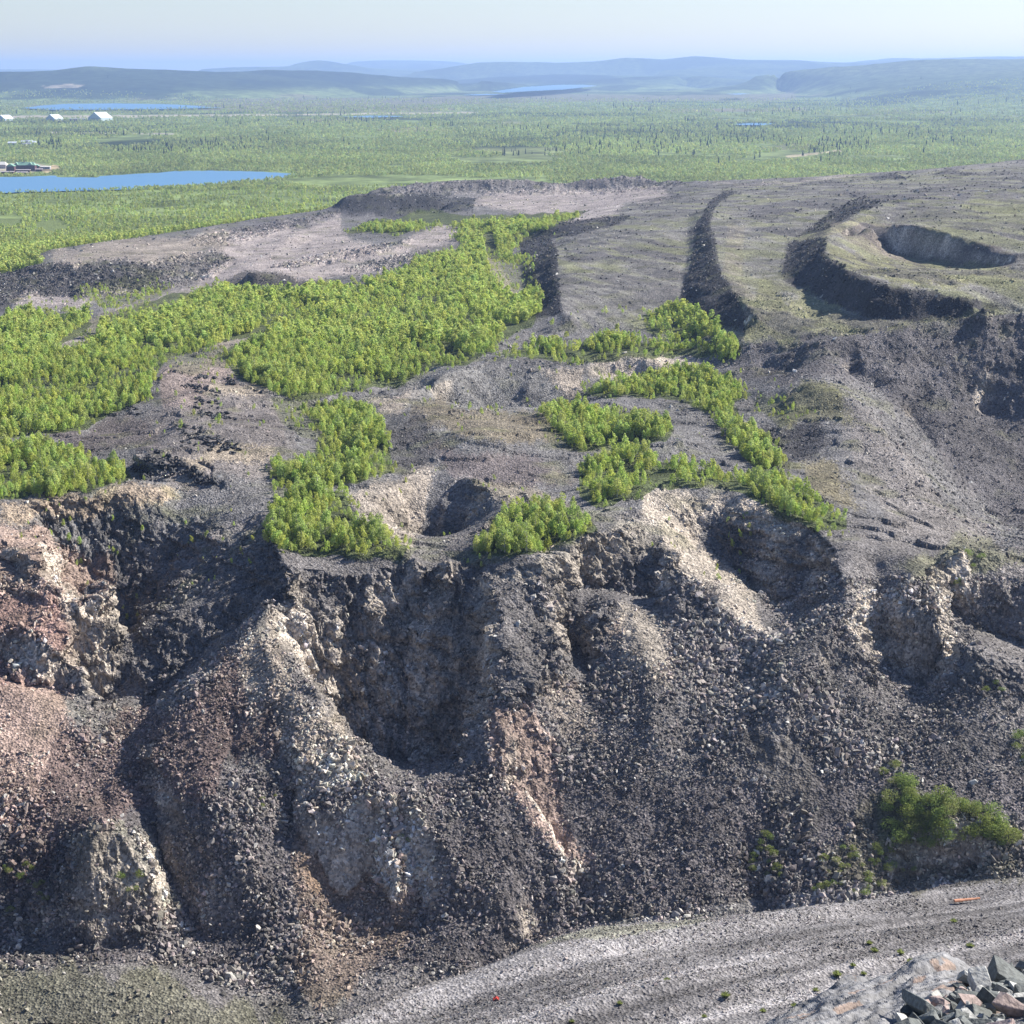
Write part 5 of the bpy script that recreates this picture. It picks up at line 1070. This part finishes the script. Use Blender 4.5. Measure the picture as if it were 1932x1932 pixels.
for px0, px1, hp, lab in [(-8, 27, 10, 'leftmost white hall at the airfield, cut by the frame edge'), (86, 120, 11, 'middle white hall with gabled roof beside the airfield'), (166, 213, 15, 'largest white hall with a tall gabled roof beside the airfield')]:
    x0, y0, z_ = far_at(px0, 227.5, .2); x1 = far_at(px1, 227.5, .2)[0]; w = x1 - x0; h = hp / 1932 / FL * y0
    e = thing('hangar', (x0 + w / 2, y0, 0), lab, 'hangar', rz=-.5)
    mesh_obj('wall', *box(-w * .33, w * .33, -w * .35, w * .35, 0, h * .35), PBL, e)
    v, f = gable(-w * .33, w * .33, -w * .36, w * .36, h * .35, h * .68, 'y', .3); mesh_obj('gable_wall', v * np.array([.985, .985, 1]), [f[1], f[0][2:3]], PBL, e)
    mesh_obj('roof', v + np.array([0, 0, .25]), [f[0][:2]], WHT, e)
    mesh_obj('door', *box(-w * .16, w * .16, -w * .35 - .3, -w * .35 - .05, 0, h * .3), GRY, e)
for px0, px1, lab in [(130, 147, 'low dark shed left of the largest white hall'), (149, 165, 'low reddish shed touching the largest white hall')]:
    x0, y0, z_ = far_at(px0, 227, .2); x1 = far_at(px1, 227, .2)[0]; w = x1 - x0; e = thing('shed', (x0 + w / 2, y0, 0), lab, 'shed')
    mesh_obj('wall', *box(-w / 2, w / 2, -8, 8, 0, 5), DRD, e); mesh_obj('roof', *gable(-w / 2, w / 2, -8, 8, 5, 2.5, 'x', .8), GRY, e); windows(e, -w / 2, w / 2, -8, 2, 5, 2.5, 1.5)
def house(px0, px1, pyb, hw, hr, wall, roof, lab, cat='house', depth=14, ridge='x', nwin=6, hip=0, floors=1, name='house', grp=None, rz=0):
    x0, y0, z_ = far_at(px0, pyb, .2); x1 = far_at(px1, pyb, .2)[0]; w = x1 - x0; e = thing(name, (x0 + w / 2, y0, 0), lab, cat, grp, rz)
    mesh_obj('wall', *box(-w / 2, w / 2, 0, depth, 0, hw), wall, e); mesh_obj('roof', *gable(-w / 2, w / 2, 0, depth, hw + .02, hr, ridge, .9, hip), roof, e)
    for q in range(floors): windows(e, -w / 2 + 1, w / 2 - 1, 0, 1.2 + q * (hw / floors), nwin)
    return e, w
e, w = house(26, 66, 322, 11, 6, DRD, GRN, 'dark red timber building with a long green roof by the lake', 'building', 16, 'x', 11, 5, 3, 'timber_building')
for xx in (-w * .36, w * .30): mesh_obj('dormer', *gable(xx - 3.5, xx + 3.5, -1.6, 7, 11.5, 5.6, 'y', .3), GRN, e)
mesh_obj('chimney', *box(-w * .05, -w * .05 + 1.6, 7, 9, 12, 19.5), DRD, e)
e, w = house(12, 27, 325, 12, 5, DRD, GRN, 'dark red corner wing left of the long green roof', 'building', 14, 'y', 4, 0, 3, 'timber_wing'); house(64, 74, 321, 8, 4, DRD, GRN, 'small dark red wing at the right end of the green roof', 'building', 10, 'y', 3, 0, 2, 'timber_wing')
house(28, 56, 324.5, 4.2, 1.2, DRD, PNK, 'low annex with pale roof in front of the green-roofed building', 'building', 7, 'x', 8, 0, 1, 'annex'); house(2, 25, 328, 4.2, 1.2, DRD, PNK, 'low dark red annex with pale roof at the shore, nearest the frame edge', 'building', 7, 'x', 6, 0, 1, 'annex'); house(31, 51, 329, 4.0, 1.6, DRD, PNK, 'low pale-roofed boathouse nearest the lake', 'building', 7, 'x', 6, 0, 1, 'boathouse')
house(67, 79, 323, 4, 1.4, DRD, PNK, 'small pale-roofed annex at the right end of the timber building', 'building', 7, 'x', 3, 0, 1, 'annex'); house(-14, 11, 318, 8, 6, PNK, CRM, 'cream-roofed building at the left frame edge', 'building', 16, 'x', 6, 4, 2, 'lodge'); house(74, 94, 319, 5, 1.5, GRY, CRM, 'long pale shed right of the timber building', 'shed', 10, 'x', 4, 0, 1, 'shed')
house(15, 30, 274, 6, 4, GRY, WHT, 'house with a bright white roof at the far left village', 'house', 12, 'x', 5)
for k, (a, b, yb, t) in enumerate([(40, 46, 271, 'leftmost'), (47, 53, 270, 'second from left'), (54, 60, 270.5, 'middle'), (50, 57, 275, 'nearest'), (61, 67, 272, 'rightmost'), (42, 49, 276, 'front left')]):
    house(a, b, yb, 5, 4, GRY, GRY if k % 2 else WHT, t + ' small grey house in the far village group', 'house', 10, 'x', 3, 0, 1, 'house', 'small grey houses in the far village')

# orange pole and a scrap of red cloth on the near spur
p, k = ground_at(1800, 1706); q, k2 = ground_at(1848, 1700)
ORG = simple_mat('orange_wood', (.48, .24, .15), .8); REDM = simple_mat('red_plastic', (.6, .08, .06), .6)
d = Vector(q) - Vector(p); L_ = d.length
v, f = torus_mesh(1, .1, 8, 4)
V = []; F = []; nseg = 8
for a in range(6):
    r = .13 * (1 - .5 * (a / 5)) + .02 * (a % 2)
    for b in range(nseg): V.append((L_ * (a / 5 - .5), r * math.cos(b * 6.283 / nseg) * 1.4, r * math.sin(b * 6.283 / nseg)))
for a in range(5):
    for b in range(nseg): F.append([a * nseg + b, a * nseg + (b + 1) % nseg, (a + 1) * nseg + (b + 1) % nseg, (a + 1) * nseg + b])
o = mesh_obj('log', V, [np.array(F), np.array([list(range(nseg))[::-1], [5 * nseg + b for b in range(nseg)]])], ORG); o.location = (Vector(p) + Vector(q)) / 2 + Vector((0, 0, .30)); o.rotation_euler = (0, -math.atan2(d.z, math.hypot(d.x, d.y)), math.atan2(d.y, d.x))
tag(o, 'orange peeled log lying on the near gravel spur', 'log')
p, k = ground_at(937, 1887); gx, gy = np.meshgrid(np.linspace(-.22, .22, 9), np.linspace(-.15, .15, 7)); gz = .12 * fbm(gx * 5, gy * 5, 2, 3) + .15
i2 = np.arange(63).reshape(7, 9); f = np.stack([i2[:-1, :-1], i2[:-1, 1:], i2[1:, 1:], i2[1:, :-1]], -1).reshape(-1, 4)
top = np.stack([gx, gy, gz], -1).reshape(-1, 3); bot = top - np.array([0, 0, .03]); o = mesh_obj('plastic_scrap', np.concatenate([top, bot]), np.concatenate([f, f[:, ::-1] + 63]), REDM); o.location = p; tag(o, 'crumpled red plastic scrap on the left end of the near gravel spur', 'litter')
